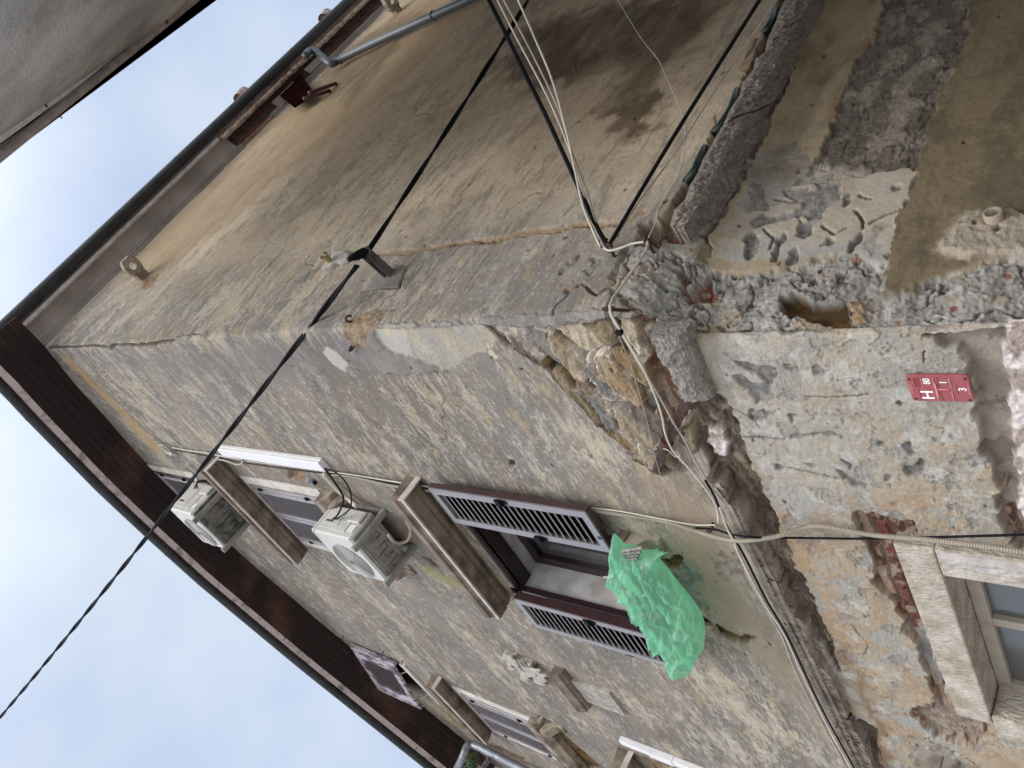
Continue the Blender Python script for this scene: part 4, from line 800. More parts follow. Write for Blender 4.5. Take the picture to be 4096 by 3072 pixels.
edge_box(2.4615, 2.4695, 4.438, 5.722, .085, .150, sh2); edge_box(2.8205, 2.829, 4.438, 5.722, .105, .150, sh2)
fitting((2.49, 5.02, .153), sh2); fitting((2.835, 4.86, .12), sh2); fitting((2.835, 5.74, .12), sh2, sc_=.7); fitting((2.55, 5.83, .03), w1)
b = MB(); b.tube([WA(2.85, 4.40, .13), WA(2.85, 5.70, .13)], .010, 8); b.build('shutter_rod', M['alu'], sh2, smooth=True)
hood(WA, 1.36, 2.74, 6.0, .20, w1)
# sill with carved corbels
b = MB(); b.prism(WA, [(4.33, -.02), (4.33, .07), (4.35, .10), (4.39, .10), (4.395, -.02)], 1.58, 2.70); sill = b.build('sill', M['hood'], w1, bevel=.006)
def corbel(s0, s1, zt, parent, material, W=WA, k=1.):
    prof = []
    for i in range(25):
        t = i/24; zc = zt-.27*k*t; o = .155*(1-t)**.8+.028*math.sin(t*math.pi*2.2)*1.1; prof.append((zc, max(o*k, .012)))
    prof = [(zt, -.02)]+prof+[(zt-.29*k, -.02)]
    b = MB(); b.prism(W, prof, s0, s1); ob = b.build('corbel', material, parent, bevel=.006)
    b = MB(); b.prism(W, [(z, o+.004 if o > 0 else o) for z, o in prof], s0+(s1-s0)*.30, s0+(s1-s0)*.42); b.prism(W, [(z, o+.004 if o > 0 else o) for z, o in prof], s0+(s1-s0)*.6, s0+(s1-s0)*.72); b.build('corbel_rib', material, ob, bevel=.003)
    return ob
corbel(1.59, 1.71, 4.33, w1, M['sillm'], k=.75); corbel(2.42, 2.54, 4.33, w1, M['sillm'], k=.75)
# second floor window behind the conditioner
LW = [M['alu'], M['slat']]
def closed_window(s0, s1, z0, z1, hoodargs, sillz, n=22, mats=None, sr=None):
    mats = mats or LW
    w_ = frame(WA, s0, s1, z0, z1, .0, .03, .04, house, M['alu']); mid = (s0+s1)/2
    for a0, a1 in ((s0+.042, mid-.003), (mid+.003, s1-.042)): shutter(WA, a0, a1, z0+.042, z1-.042, .004, .036, n, w_, mats, fr=.045, ang=60, lip=.007)
    b = MB(); b.box(WA, s0+.04, s1-.04, z0+.04, z1-.04, -.004, .0005); b.build('dark_backing', M['black'], w_)
    for s_, z_ in ((s0+.03, z1-.2), (s1-.03, z1-.25), (s0+.03, z0+.3), (s1-.03, z0+.3)): fitting((s_, z_, .03), w_, sc_=.7)
    # pale plaster band round the window
    b = MB(); e = .11
    for q0, q1, e0, e1 in ((s0-e, s0-.001, z0, z1+e*.7), (s1+.001, s1+e, z0, z1+e*.7), (s0-.001, s1+.001, z1+.001, z1+e*.7)): b.box(WA, q0, q1, e0, e1, -.02, .014)
    b.build('surround', M['surr'], w_, bevel=.004)
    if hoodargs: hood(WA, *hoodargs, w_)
    if sillz is not None:
        q0, q1, zz_, d_ = sillz; b = MB(); b.prism(WA, [(zz_-.02, -.02), (zz_-.02, d_*.5), (zz_+.02, d_*.75), (zz_+.05, d_), (zz_+.13, d_+.01), (zz_+.14, -.02)], q0, q1); b.build('sill', M['sillm'], w_, bevel=.005)
        corbel(q0+.05, q0+.17, zz_-.02, w_, M['sillm'], k=.85); corbel(q1-.17, q1-.05, zz_-.02, w_, M['sillm'], k=.85)
    return w_
M['hood2'] = M['hood']
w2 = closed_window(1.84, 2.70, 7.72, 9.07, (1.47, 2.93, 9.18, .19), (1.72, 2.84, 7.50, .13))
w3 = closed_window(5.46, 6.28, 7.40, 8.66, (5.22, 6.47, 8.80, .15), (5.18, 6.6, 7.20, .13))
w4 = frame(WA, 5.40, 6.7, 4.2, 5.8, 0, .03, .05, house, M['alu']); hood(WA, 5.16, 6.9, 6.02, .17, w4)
# attic windows
w5 = frame(WA, 1.96, 2.46, 10.5, 11.60, .0, .035, .045, house, M['purplewood'])
for a0, a1 in ((2.008, 2.412),): shutter(WA, a0, a1, 10.55, 11.555, .004, .03, 17, w5, [M['slatw'], M['slat']], fr=.045, ang=60)
b = MB(); b.box(WA, 2.0, 2.42, 10.54, 11.56, -.006, -.002); b.build('dark_backing', M['black'], w5)
b = MB(); b.box(WA, 1.85, 1.955, 10.4, 11.64, -.02, .02); b.box(WA, 1.955, 2.5, 10.42, 10.495, -.02, .03); b.build('surround', M['surr'], w5, bevel=.006)
for z_ in (10.75, 11.35): fitting((1.975, z_, .036), w5, sc_=.8)
w6 = frame(WA, 5.34, 6.10, 9.70, 10.68, -.05, -.01, .04, house, M['purplewood'])
b = MB(); b.box(WA, 5.36, 6.08, 9.72, 10.66, -.004, .003); b.build('dark_backing', M['black'], w6)
s6 = shutter(WA, 5.32, 6.04, 9.76, 10.65, .045, .035, 13, w6, [M['oldwood'], M['slat']], fr=.11, ang=60, rot=.16, piv=5.32)
def WAr(s, z, o): d = s-5.32; return WA(5.32+d*math.cos(.16), z, o+d*math.sin(.16))
b = MB(); b.box(WAr, 5.255, 5.312, 9.73, 10.68, .02, .07); b.build('shutter_batten', M['oldwood'], s6); b = MB(); b.box(WAr, 6.06, 6.10, 9.73, 10.66, .03, .08); b.build('shutter_batten', M['oldwood'], s6)
b = MB(); b.box(WA, 5.28, 6.2, 9.56, 9.66, -.02, .03); b.build('surround', M['surr'], w6, bevel=.006)
for a_ in (5.5, 6.02):
    b = MB(); b.tube([WA(a_, 9.70, .0), WAr(a_, 9.80, .05)], .007, 6); b.build('stay_rod', M['wcable'], w6)
# ground floor window in chiselled stone
zt = 2.66
w7 = frame(WA, 1.47, 2.60, .9, zt-.005, -.20, -.14, .06, house, M['woodf'], mull=(('s', 2.03, .055),))
glassquad(WA, 1.53, 2.003, .96, zt-.065, -.175, w7); glassquad(WA, 2.057, 2.54, .96, zt-.065, -.175, w7)
def stone_block(P0, P1, zlo, zhi, parent, name, o1=.035, material='chisel'):
    b = MB(); n = 1; b.box(WA, P0, P1, zlo, zhi, -.30, o1); ob = b.build(name, M[material], parent, bevel=.008); return ob
stone_block(1.30, 2.66, zt, 2.82, w7, 'lintel'); stone_block(1.29, 1.468, .9, zt-.004, w7, 'jamb', .04); stone_block(2.585, 2.78, .9, zt-.004, w7, 'jamb', .036)
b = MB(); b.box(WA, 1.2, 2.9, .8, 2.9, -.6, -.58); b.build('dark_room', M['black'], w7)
noisy_sweep(lambda z, a, o: WA(a, z, o), [(1.292, .02), (1.30, .045), (1.33, .055), (1.37, .045), (1.40, .037)], .9, zt-.02, .015, .02, w7, 'broken_arris', M['cornlip'], seed=350)
# ------------------------------------------------------------------ stonework fixed to the walls
def stone_ring(t, z, o0, r_, name='stone_ring', W=WB):
    b = MB(); n = 20; ax = nB; vs = []                  # projecting slab with a hole: banner-pole bracket
    for th_ in (-.035, .035):
        for rr_ in (r_, r_*.42):
            for k in range(n):
                a = 2*math.pi*k/n; x_ = math.cos(a)*rr_; y_ = math.sin(a)*rr_
                if rr_ == r_: x_ = max(min(x_*1.25, r_), -r_*1.6)
                vs.append(W(t, z, 0)+nB*(o0+.16+x_)+dB*y_*.9+UP*(th_+.02*x_))
    q = lambda a, k: a*n+k % n
    fs = [(q(0, k), q(0, k+1), q(1, k+1), q(1, k)) for k in range(n)]+[(q(2, k), q(3, k), q(3, k+1), q(2, k+1)) for k in range(n)]
    fs += [(q(0, k), q(2, k), q(2, k+1), q(0, k+1)) for k in range(n)]+[(q(1, k), q(1, k+1), q(3, k+1), q(3, k)) for k in range(n)]
    b.add(vs, fs); b.box(W, t-.06, t+.06, z-.05, z+.04, -.03, o0+.07); return b.build(name, M['ringm'], house, bevel=.006)
M['ringm'] = mat('old_ring_stone', (.26, .20, .155), .95, c2=(.42, .38, .32), scale=12, th=(.42, .62), bump=.8, bscale=50, bdist=.01)
tr, zr = onB(575, 1110, 0); stone_ring(tr, zr, .0, .10)
tr2, zr2 = onB(1590, 50, 0); stone_ring(tr2, zr2, .02, .13)
# carved fragment
b = MB(); O = [(2000+.3617*x, 2500+.3617*y) for x, y in ((40, 310), (60, 295), (130, 330), (175, 345), (190, 370), (240, 385), (280, 395), (350, 410), (390, 440), (380, 465), (440, 480), (470, 520), (520, 540), (550, 570), (530, 600), (535, 640), (500, 655), (450, 640), (390, 610), (370, 560), (340, 560), (320, 600), (270, 600), (225, 570), (240, 520), (215, 480), (190, 462), (160, 485), (110, 470), (85, 410), (100, 385), (70, 370), (35, 350))]
b.sheet(WA, [onA(x, y, .03) for x, y in O], -.02, .055); orn = b.build('carved_ornament', M['pale'], house, bevel=.012)
for (x0, y0, x1, y1, x2, y2) in ((205, 385, 270, 460, 440, 520), (240, 390, 320, 470, 450, 500), (180, 400, 240, 500, 400, 560)):
    b = MB(); b.tube(spline([WA(*onA(2000+.3617*x, 2500+.3617*y, .06), .060) for x, y in ((x0, y0), (x1, y1), (x2, y2))], 10), .011, 8); b.build('carved_moulding', M['pale'], orn, smooth=True)
for x, y in ((160, 345), (365, 435), (520, 570), (515, 630), (345, 575), (150, 440)):
    b = MB(); p = WA(*onA(2000+.3617*x, 2500+.3617*y, .04), .055); b.tube([p-nA*.02, p+nA*.012], .02, 10); b.build('carved_boss', M['hood'], orn)
# inscribed plaque under a small hood
b = MB(); b.box(WA, 3.93, 4.27, 5.67, 6.08, -.02, .028); b.cur = 1; random.seed(5)
for r_ in range(9):
    z_ = 6.02-.038*r_; s_ = 3.95
    while s_ < 4.24:
        w_ = random.uniform(.007, .016); k = random.random()
        if k > .25: b.box(WA, s_, s_+w_*.35, z_-.018, z_, .0285, .0295)
        if k > .5 or k < .3: b.box(WA, s_, s_+w_, z_-.004, z_, .0287, .0297)
        if k < .6: b.box(WA, s_+w_*.7, s_+w_, z_-.016, z_-.004, .0286, .0296)
        s_ += w_+random.uniform(.005, .014)
pl = b.build('inscribed_plaque', [M['pale'], M['hood']], house)
b = MB(); b.prism(WA, [(6.085, -.02), (6.085, .05), (6.10, .06), (6.10, .085), (6.16, .10), (6.19, .115), (6.20, -.02)], 3.78, 4.36); b.build('plaque_hood', M['hood'], pl, bevel=.004)
# small stone stub below the string course, bottom right of the photo
sx, sz = onA(3735, 3045, 0); b = MB(); b.box(WA, sx-.10, sx+.06, sz-.07, sz+.07, -.02, .11); b.prism(WA, [(sz-.16, -.02), (sz-.09, .10), (sz-.071, .10), (sz-.071, -.02)], sx-.10, sx+.06); b.build('stone_bracket', M['stone'], house, bevel=.012)
# clay pipe stub in the side wall
def WBl(t, z, o=0): return C0+REC*dA+t*dB+o*nB+z*UP
tp, zp = onBl(3985, 905); n = 20; b = MB(); vs = []
for (o, r_) in ((-.02, .030), (.062, .030), (.064, .023), (-.05, .021)):
    vs += [WBl(tp+math.cos(2*math.pi*k/n)*r_, zp+math.sin(2*math.pi*k/n)*r_, o) for k in range(n)]
b.add(vs, [(j*n+k, j*n+(k+1) % n, (j+1)*n+(k+1) % n, (j+1)*n+k) for j in range(3) for k in range(n)]+[tuple(3*n+k for k in range(n))])
b.build('pipe_stub', M['sillm'], house, smooth=True)
# grey downpipe of the side wall with its elbow
b = MB(); g0 = WB(3.62, ZB+.24, .36)
def bl(x, y, o): return WB(*onB(x, y, o), o)
P_ = [bl(1222, 222, .36), bl(1238, 205, .34), bl(1262, 205, .30), bl(1310, 245, .16), bl(1330, 255, .11), bl(1360, 238, .09), bl(1500, 170, .08), bl(1740, 60, .08), bl(1960, -40, .08), bl(2300, -200, .08)]
b.tube(spline(P_, 6), .047, 16); dp = b.build('downpipe', M['pipe'], house, smooth=True)
for x, y in ((1358, 240), (1735, 62)):
    b = MB(); c = bl(x, y, .08); d_ = (bl(1740, 60, .08)-bl(1500, 170, .08)); d_ /= np.linalg.norm(d_); e1 = np.cross(d_, nB); e1 /= np.linalg.norm(e1)
    b.tube([c+.052*(math.cos(k*math.pi/10)*e1+math.sin(k*math.pi/10)*nB) for k in range(-1, 21)], .006, 6); b.build('pipe_clamp', M['rust'], dp)
# ------------------------------------------------------------------ neighbouring buildings
def on_ray_h(x, y, z): r = ray(x, y); t = (z-1.6)/r[2]; return CAM+t*r
nh = empty('neighbour_house', (2.2, 1.2, 0), label='grey roughcast house across the alley, only its eave corner showing', cat='house')
HN = 10.5
pO = [on_ray_h(*p, HN) for p in ((0, 655), (805, 0))]; dN = pO[1]-pO[0]; dN /= np.linalg.norm(dN); nN = np.array([-dN[1], dN[0], 0]); nN = nN*np.sign(nN@(-nB))
Pi = [on_ray_h(*p, HN) for p in ((0, 545), (700, 60))]; di = Pi[1]-Pi[0]; di /= np.linalg.norm(di)
def inn(a): return Pi[0]+di*a
lean = .13; A0, A1 = -1.2, 9.0; t0, t1 = inn(A0), inn(A1)
b = MB(); b.add([t0, t1, t1-UP*HN-nN*HN*lean, t0-UP*HN-nN*HN*lean, t0-nN*3, t1-nN*3, t1-UP*HN-nN*3.5, t0-UP*HN-nN*3.5], [(0, 1, 2, 3), (4, 5, 6, 7), (0, 3, 7, 4), (1, 2, 6, 5), (0, 1, 5, 4)])
b.build('wall', M['ngrey'], nh)
def out(a): q = inn(a); k = (q-pO[0])@dN; return pO[0]+dN*k
b = MB(); b.hexa([inn(A0), inn(A1), inn(A1)*.72+out(A1)*.28, inn(A0)*.72+out(A0)*.28]+[p+UP*.05 for p in (inn(A0), inn(A1), inn(A1)*.72+out(A1)*.28, inn(A0)*.72+out(A0)*.28)]); b.build('flashing', M['nflash'], nh)
b = MB(); b.hexa([inn(A0)+UP*.01, inn(A1)+UP*.01, out(A1)-nN*.05+UP*.01, out(A0)-nN*.05+UP*.01]+[p+UP*.06 for p in (inn(A0), inn(A1), out(A1)-nN*.05, out(A0)-nN*.05)]); b.build('soffit', M['nsoff'], nh)
b = MB(); b.tube([out(a)-nN*.05+UP*.02 for a in np.arange(A0, A1+.1, .5)], .05, 14); b.build('gutter', mat('brown_grey_gutter', (.30, .27, .28), .45, var=.25, scale=8, bump=.1, spec=.5), nh, smooth=True)
for x, y in ((175, 415), (660, 82)):
    p = on_ray_h(x, y, HN-.03); b = MB(); b.tube([p-nN*.05, p+nN*.04-UP*.01], .012, 8); b.tube([p-UP*.03+dN*.02, p+UP*.03-dN*.02], .008, 6); b.build('gutter_clip', M['rust'], nh)
for a in (.6, 1.9, 3.6): b = MB(); q = out(a); b.tube([q-nN*.03+UP*.03, q+nN*.035+UP*.05], .012, 6); b.build('gutter_hook', M['nflash'], nh)
# adjoining white house at the far end of the front wall, with zinc downpipes
ad = empty('adjoining_house', WA(8.5, 0, 0), label='white rendered house beyond the zinc downpipe at the far end of the front', cat='house')
b = MB(); b.box(WA, 8.25, 14, 0, 9.2, -.5, 1.2); b.build('wall', M['nbeige'], ad)
b = MB(); b.box(WA, 7.98, 8.24, 9.55, 9.95, -.1, .55); b.build('white_end_wall', M['nwhite'], ad)
b = MB(); b.box(WA, 8.25, 14, 9.2, 9.9, -.5, 1.25); b.build('roof_slab', M['nwhite'], ad)
def al(x, y, o): return WA(*onA(x, y, o), o)
b = MB(); b.tube(spline([al(1800, 3120, .45), al(1846, 3040, .32), al(1868, 2985, .16), al(1885, 2978, .11), al(1925, 2992, .10), al(2000, 3030, .10), al(2150, 3105, .10), al(2400, 3220, .10)], 6), .052, 14)
dz = b.build('zinc_downpipe', M['zinc'], ad, smooth=True)
b = MB(); b.tube(spline([al(1962, 3022, .1), al(1950, 3045, .2), al(1925, 3080, .35)], 5), .032, 12); b.build('branch_pipe', M['zinc'], dz, smooth=True)
# small plant rooted beside it
pr = al(1892, 3052, .42); b = MB(); random.seed(3)
for k in range(260):
    d_ = np.array([random.gauss(0, 1) for _ in range(3)]); d_ /= np.linalg.norm(d_); c = pr+d_*random.uniform(.02, .14); e = np.cross(d_, [random.gauss(0, 1) for _ in range(3)]); e /= np.linalg.norm(e); f2 = np.cross(d_, e)
    b.add([c-e*.012, c+f2*.03, c+e*.012, c-f2*.03], [(0, 1, 2, 3)])
plant = empty('wall_plant', pr, label='small green bush growing in the gutter of the white house', cat='plant')
b.build('foliage', M['leaf'], plant)
b = MB(); [b.tube([pr+UP*-.14, pr+np.array([random.gauss(0, .05), random.gauss(0, .05), .03])], .004, 5) for _ in range(5)]; b.build('stem', M['timber'], plant)
# ================================================================== THINGS ON THE WALLS
def ac_unit(s0, s1, z0, z1, o0, o1, label, dirty, loc):
    t = empty('air_conditioner', loc, label=label, cat='air conditioner', group='air conditioner outdoor units on the front wall')
    b = MB(); b.box(WA, s0, s1, z0+.02, z1, o0, o1); cs = b.build('casing', M['acw'], t, bevel=.014)
    for zq in (z0+.035, z1-.05): b = MB(); b.box(WA, s0-.002, s1+.002, zq, zq+.006, o0-.002, o1+.002); b.build('seam', M['acgrille'], cs)
    base = M['acd'] if dirty else M['acg']
    b = MB(); b.box(WA, s0+.008, s1-.008, z0, z0+.02, o0+.008, o1-.008); bp = b.build('base_plate', base, t, bevel=.003)
    b = MB(); w_, d_ = s1-s0, o1-o0          # pressed channels of the base
    for path in (((.2, .75), (.2, .35), (.32, .25), (.32, .6)), ((.45, .8), (.45, .3), (.55, .3), (.55, .8), (.45, .8)), ((.68, .75), (.78, .75), (.78, .3), (.68, .3), (.68, .75)), ((.88, .8), (.88, .25)), ((.1, .15), (.9, .15)), ((.1, .88), (.9, .88))):
        b.tube([WA(s0+a*w_, z0, o0+c*d_) for a, c in path], .0075, 6)
    b.build('pressed_rib', base, bp, smooth=True)
    b = MB()
    for a, c in ((.3, .15), (.62, .55), (.15, .6), (.85, .55), (.5, .2)): b.tube([WA(s0+a*w_, z0-.0012, o0+c*d_), WA(s0+a*w_, z0+.002, o0+c*d_)], .008, 10)
    b.build('drain_hole', M['black'], bp)
    # fan grille on the street face
    cx, cz_ = s0+w_*.60, z0+.02+(z1-z0)*.47; rr = min(w_*.37, (z1-z0)*.42); b = MB(); n = 44
    b.box(WA, s0+w_*.19, s1-.01, z0+.03, z1-.055, o1, o1+.004); b.build('front_panel', M['acw'], cs, bevel=.003)
    b = MB(); b.tube([WA(cx, cz_, o1+.0045), WA(cx, cz_, o1+.0055)], rr, 44); b.build('fan_opening', M['fin'], cs)
    b = MB()
    for i in range(17):
        q = rr*(.14+.86*i/16); b.tube([WA(cx+math.cos(2*math.pi*k/n)*q, cz_+math.sin(2*math.pi*k/n)*q, o1+.010+.008*(1-i/16)) for k in range(n+1)], .0033, 5, caps=False)
    for k in range(4): a = math.pi/4+k*math.pi/2; b.box(lambda u, v, o: WA(cx+math.cos(a)*u-math.sin(a)*v, cz_+math.sin(a)*u+math.cos(a)*v, o), .02, rr, -.005, .005, o1+.006, o1+.018)
    b.build('fan_grille', M['acgrille'], t)
    # end facing the street corner: service panel, handle, valve cover
    b = MB(); b.box(WA, s0-.006, s0, z0+.16, z1-.06, o0+.03, o1-.05); b.box(WA, s0-.011, s0-.006, z0+.30, z1-.10, o0+.06, o1-.09)
    sp = b.build('service_panel', M['acw'], t, bevel=.004)
    b = MB(); b.box(WA, s0-.03, s0-.006, z0+.04, z0+.20, o0+.02, o0+.14); b.build('valve_cover', M['acw'], sp, bevel=.012)
    b = MB(); b.box(WA, s0-.0125, s0-.0105, z1-.22, z1-.12, o1-.13, o1-.11); b.build('handle_recess', M['fin'], sp)
    b = MB(); b.box(WA, s0-.0075, s0-.006, z0+.06, z0+.14, o1-.13, o1-.06); b.build('rating_label', M['trunk'], sp)
    for sb_ in (s0+.06, s1-.05):
        b = MB(); b.box(WA, sb_-.026, sb_+.026, z0-.04, z0-.004, 0, o1+.05); b.box(WA, sb_-.02, sb_-.014, z0-.05, z0-.03, 0, o1+.04); b.box(WA, sb_-.02, sb_+.02, z0-.004, z0+.34, 0, .03)
        br = b.build('bracket', M['acg'], t, bevel=.002)
        b = MB(); b.box(WA, sb_-.015, sb_-.005, z0-.032, z0-.0295, o1-.02, o1+.01); b.tube([WA(sb_, z0-.034, .05), WA(sb_, z0-.028, .05)], .008, 8); b.build('bracket_slot', M['screw'], br)
    return t
ac2 = ac_unit(1.80, 2.36, 6.90, 7.50, .08, .36, 'clean white air conditioner unit above the open-shuttered window', False, WA(2.08, 6.87, 0))
ac1 = ac_unit(1.87, 2.44, 9.65, 10.25, .10, .48, 'white air conditioner with grimy grey underside under the attic eave', True, WA(2.15, 9.62, 0))
b = MB(); b.tube(spline([al(1555, 2140, .20), al(1575, 2165, .17), al(1600, 2172, .12), al(1630, 2160, .07), al(1642, 2120, .05), al(1625, 2080, .035), al(1612, 2020, .035), al(1600, 1975, .035), al(1570, 1950, .035)], 8), .013, 10)
tag(b.build('drain_hose', M['bcable'], None, smooth=True), 'beige drain hose curling from beneath the clean air conditioner', 'hose')
for q, (P_, r_) in enumerate(((((1300, 1875), (1340, 1930), (1370, 1980), (1372, 2010), (1350, 2060), (1325, 2080)), .008), (((1300, 1872), (1350, 1895), (1390, 1940), (1405, 1990), (1395, 2040), (1335, 2082)), .006))):
    b = MB(); n_ = len(P_); b.tube(spline([al(x, y, .06+.16*i/(n_-1)+.05*math.sin(i/(n_-1)*math.pi)) for i, (x, y) in enumerate(P_)], 8), r_, 8)
    tag(b.build('black_cable', M['rubber'], None, smooth=True), ('thick', 'thin')[q]+' black cable looping from the long white trunking into the clean air conditioner', 'cable')
b = MB(); b.tube(spline([al(1296, 1895, .05), al(1330, 1935, .04), al(1370, 1975, .04), al(1405, 2005, .05), al(1425, 2025, .09)], 6), .020, 10); tag(b.build('insulated_pipe', M['wcable'], None, smooth=True), 'pale taped refrigerant pipe from the trunking to the clean air conditioner', 'pipe')
for q in range(3):
    b = MB(); P_ = [(775+q*8, 1955), (790, 1932-q*4), (815+q*10, 1928-q*3), (850+q*6, 1945), (900, 1985+q*6), (950, 2050), (990, 2090)]
    b.tube(spline([al(x, y, (.26, .24, .2, .14, .08, .06, .09)[i]) for i, (x, y) in enumerate(P_)], 6), .006, 7)
    tag(b.build('black_cable', M['rubber'], None, smooth=True), ('upper', 'middle', 'lower')[q]+' of three black cables bent behind the grimy air conditioner', 'cable', 'black cables behind the grimy air conditioner')
# trunkings
b = MB(); b.box(WA, 1.27, 1.385, 7.17, 8.94, 0, .035); b.box(WA, 1.275, 1.38, 7.175, 8.935, .035, .058); tr_ = b.build('cable_trunking', M['trunk'], None, bevel=.006); tag(tr_, 'long white plastic trunking running down beside the second floor window', 'trunking')
t2 = empty('cable_trunking', WA(4.9, 4.6, 0), label='jointed white plastic trunking at the bottom edge, beside the far hood', cat='trunking')
for a0, a1, z0_, z1_ in ((4.85, 4.92, 5.70, 6.02), (4.845, 4.93, 5.45, 5.71), (4.85, 4.93, 3.9, 5.46)):
    b = MB(); b.box(WA, a0, a1, z0_, z1_, 0, .055 if z0_ > 5.5 or z0_ < 5 else .062); b.build('trunking_length', M['trunk'], t2, bevel=.005)
# corrugated conduit running the whole height
def dense(P, st):
    Q = spline(P, 24); L_ = np.concatenate([[0], np.cumsum([np.linalg.norm(Q[i+1]-Q[i]) for i in range(len(Q)-1)])]); Q = np.array(Q); x = np.arange(0, L_[-1], st)
    return [np.array([np.interp(v, L_, Q[:, k]) for k in range(3)]) for v in x]
P_ = [(2351, 2037, .03), (2481, 2058, .03), (2662, 2087, .03), (2770, 2120, .035), (2880, 2152, .09), (2969, 2163, .125), (3100, 2147, .10), (3200, 2117, .04), (3285, 2104, .03), (3487, 2139, .03), (3700, 2158, .055), (3898, 2180, .06), (4096, 2209, .06), (4400, 2260, .06)]
Q = dense([al(*p) for p in P_], .0050); b = MB(); b.tube(Q, .0, 12, rad=[.0122 if i % 2 else .0094 for i in range(len(Q))]); cd = b.build('corrugated_conduit', M['conduit'], None, smooth=False); tag(cd, 'thick beige corrugated conduit crossing the string course down to the stone window', 'conduit')
for x, y, o in ((3285, 2104, .03), (3898, 2180, .06)):
    b = MB(); c = al(x, y, o); b.box(lambda s, z, oo: c+s*dA+z*UP+oo*nA, -.022, .022, -.006, .006, -.02, .017); b.build('conduit_clip', M['trunk'], cd, bevel=.002)
b = MB(); c = al(2915, 2158, .11); d_ = al(2945, 2162, .12)-c; b.tube([c-d_*.4, c+d_*.6], .0150, 12); b.build('coupling_tape', M['rubber'], cd, smooth=True)
P_ = [(1300, 1898, .02), (1403, 1904, .02), (1566, 1942, .02), (1721, 1962, .02), (1900, 1985, .02), (2351, 2037, .03)]
Q = dense([al(*p) for p in P_], .006); b = MB(); b.tube(Q, .0, 10, rad=[.0135 if i % 2 else .0115 for i in range(len(Q))]); tag(b.build('corrugated_conduit', M['conduit'], None), 'thin grey corrugated conduit between the trunking and the near shutter', 'conduit')
def wire(P, r_, name, m_, label, cat='cable', group=None, n=7, sp=8):
    b = MB(); b.tube(spline(P, sp), r_, n); return tag(b.build(name, M[m_], None, smooth=True), label, cat, group)
wire([al(x, y, .02) for x, y in ((690, 1790), (760, 1803), (825, 1812), (970, 1840), (1130, 1862), (1300, 1885), (1403, 1898), (1566, 1925), (1721, 1948), (1900, 1975), (2351, 2030))], .006, 'white_cable', 'wcable', 'white cable running from the coil under the eave to the near shutter')
wire([al(x, y, .022) for x, y in ((700, 1800), (780, 1815), (900, 1838), (970, 1850), (1130, 1873), (1300, 1893), (1403, 1902), (1566, 1934), (1721, 1955))], .005, 'dark_cable', 'rubber', 'dark cable clipped under the white one beside the trunking')
wire([al(x, y, .04) for x, y in ((840, 1868), (850, 1845), (870, 1838), (910, 1845), (945, 1858), (965, 1855), (972, 1842))], .010, 'beige_tube', 'bcable', 'beige tube bending around the corner of the second floor hood', 'tube')
b = MB()
for k in range(4): b.tube([al(666, 1795, .03)+(.075+.010*k)*(math.cos(2*math.pi*i/30)*dA*.8+math.sin(2*math.pi*i/30)*UP)+nA*.005*k for i in range(31)], .005, 6, caps=False)
tag(b.build('cable_coil', M['wcable'], None, smooth=True), 'small coil of spare white cable hung under the ochre eave band', 'coil')
wire([al(x, y, .03) for x, y in ((2351, 2030), (2481, 2045), (2640, 2075), (2770, 2098), (2850, 2100), (2862, 2102))], .004, 'white_cable', 'wcable', 'white cable following the corrugated conduit to the rusty hook')
lbl = 'black cable crossing beneath the corrugated conduit towards the stone window'
wire([al(x, y, o) for x, y, o in ((2780, 2112, .02), (2860, 2118, .02), (2918, 2136, .10), (3010, 2149, .13), (3200, 2152, .03), (3455, 2155, .02), (3650, 2151, .04), (3780, 2148, .045), (4096, 2139, .05), (4400, 2130, .05))], .0055, 'black_cable', 'rubber', lbl)
# cables along the far string course
def cour(t0, P, r_, m_, label, name='white_cable'): return wire([al(x, y, o) for x, y, o in P], r_, name, m_, label)
cour(0, ((2878, 2030, .10), (2908, 2112, .11), (2932, 2158, .12), (2962, 2230, .115), (3050, 2400, .115), (3139, 2541, .115), (3196, 2667, .115), (3266, 2813, .115), (3329, 2940, .115), (3405, 3072, .115), (3480, 3210, .115)), .0055, 'wcable', 'upper white cable lying along the far string course')
cour(0, ((2925, 2170, .10), (2955, 2210, .105), (3010, 2340, .105), (3120, 2530, .105), (3180, 2680, .105), (3250, 2820, .105), (3310, 2930, .105), (3388, 3072, .105), (3460, 3210, .105)), .007, 'bcable', 'beige cable lying beside the upper white one on the string course', 'beige_cable')
cour(0, ((2820, 1920, .06), (2860, 1990, .09), (2905, 2100, .10), (2975, 2220, .112), (3065, 2400, .112), (3150, 2545, .112), (3285, 2830, .112), (3420, 3080, .112), (3490, 3210, .112)), .006, 'rubber', 'dark cable lying on the outer edge of the far string course', 'dark_cable')
# overhead cables
brT = on_ray_h(1452, 1000, 5.60); 
def twisted(a, c, sagv, pitch, rs, n):
    C_ = sag(a, c, sagv, n); C_ = [np.array(p) for p in C_]; d_ = (C_[-1]-C_[0]); Ltot = np.linalg.norm(d_); d_ = d_/Ltot; e1 = np.cross(d_, UP); e1 /= np.linalg.norm(e1); e2 = np.cross(e1, d_); b = MB()
    for ph in (0, math.pi): b.tube([p+rs*.95*(math.cos(2*math.pi*i/n*Ltot/pitch+ph)*e1+math.sin(2*math.pi*i/n*Ltot/pitch+ph)*e2) for i, p in enumerate(C_)], rs, 7)
    return b
ins = on_ray_h(1470, 1012, 5.55)
b = twisted(on_ray_h(1428, 1062, 5.52), at(-120, 3010, 13.5), .10, .95, .0095, 420); tag(b.build('twisted_cable', M['rubber'], None, smooth=True), 'black twisted cable from the steel bracket down across the sky', 'cable')
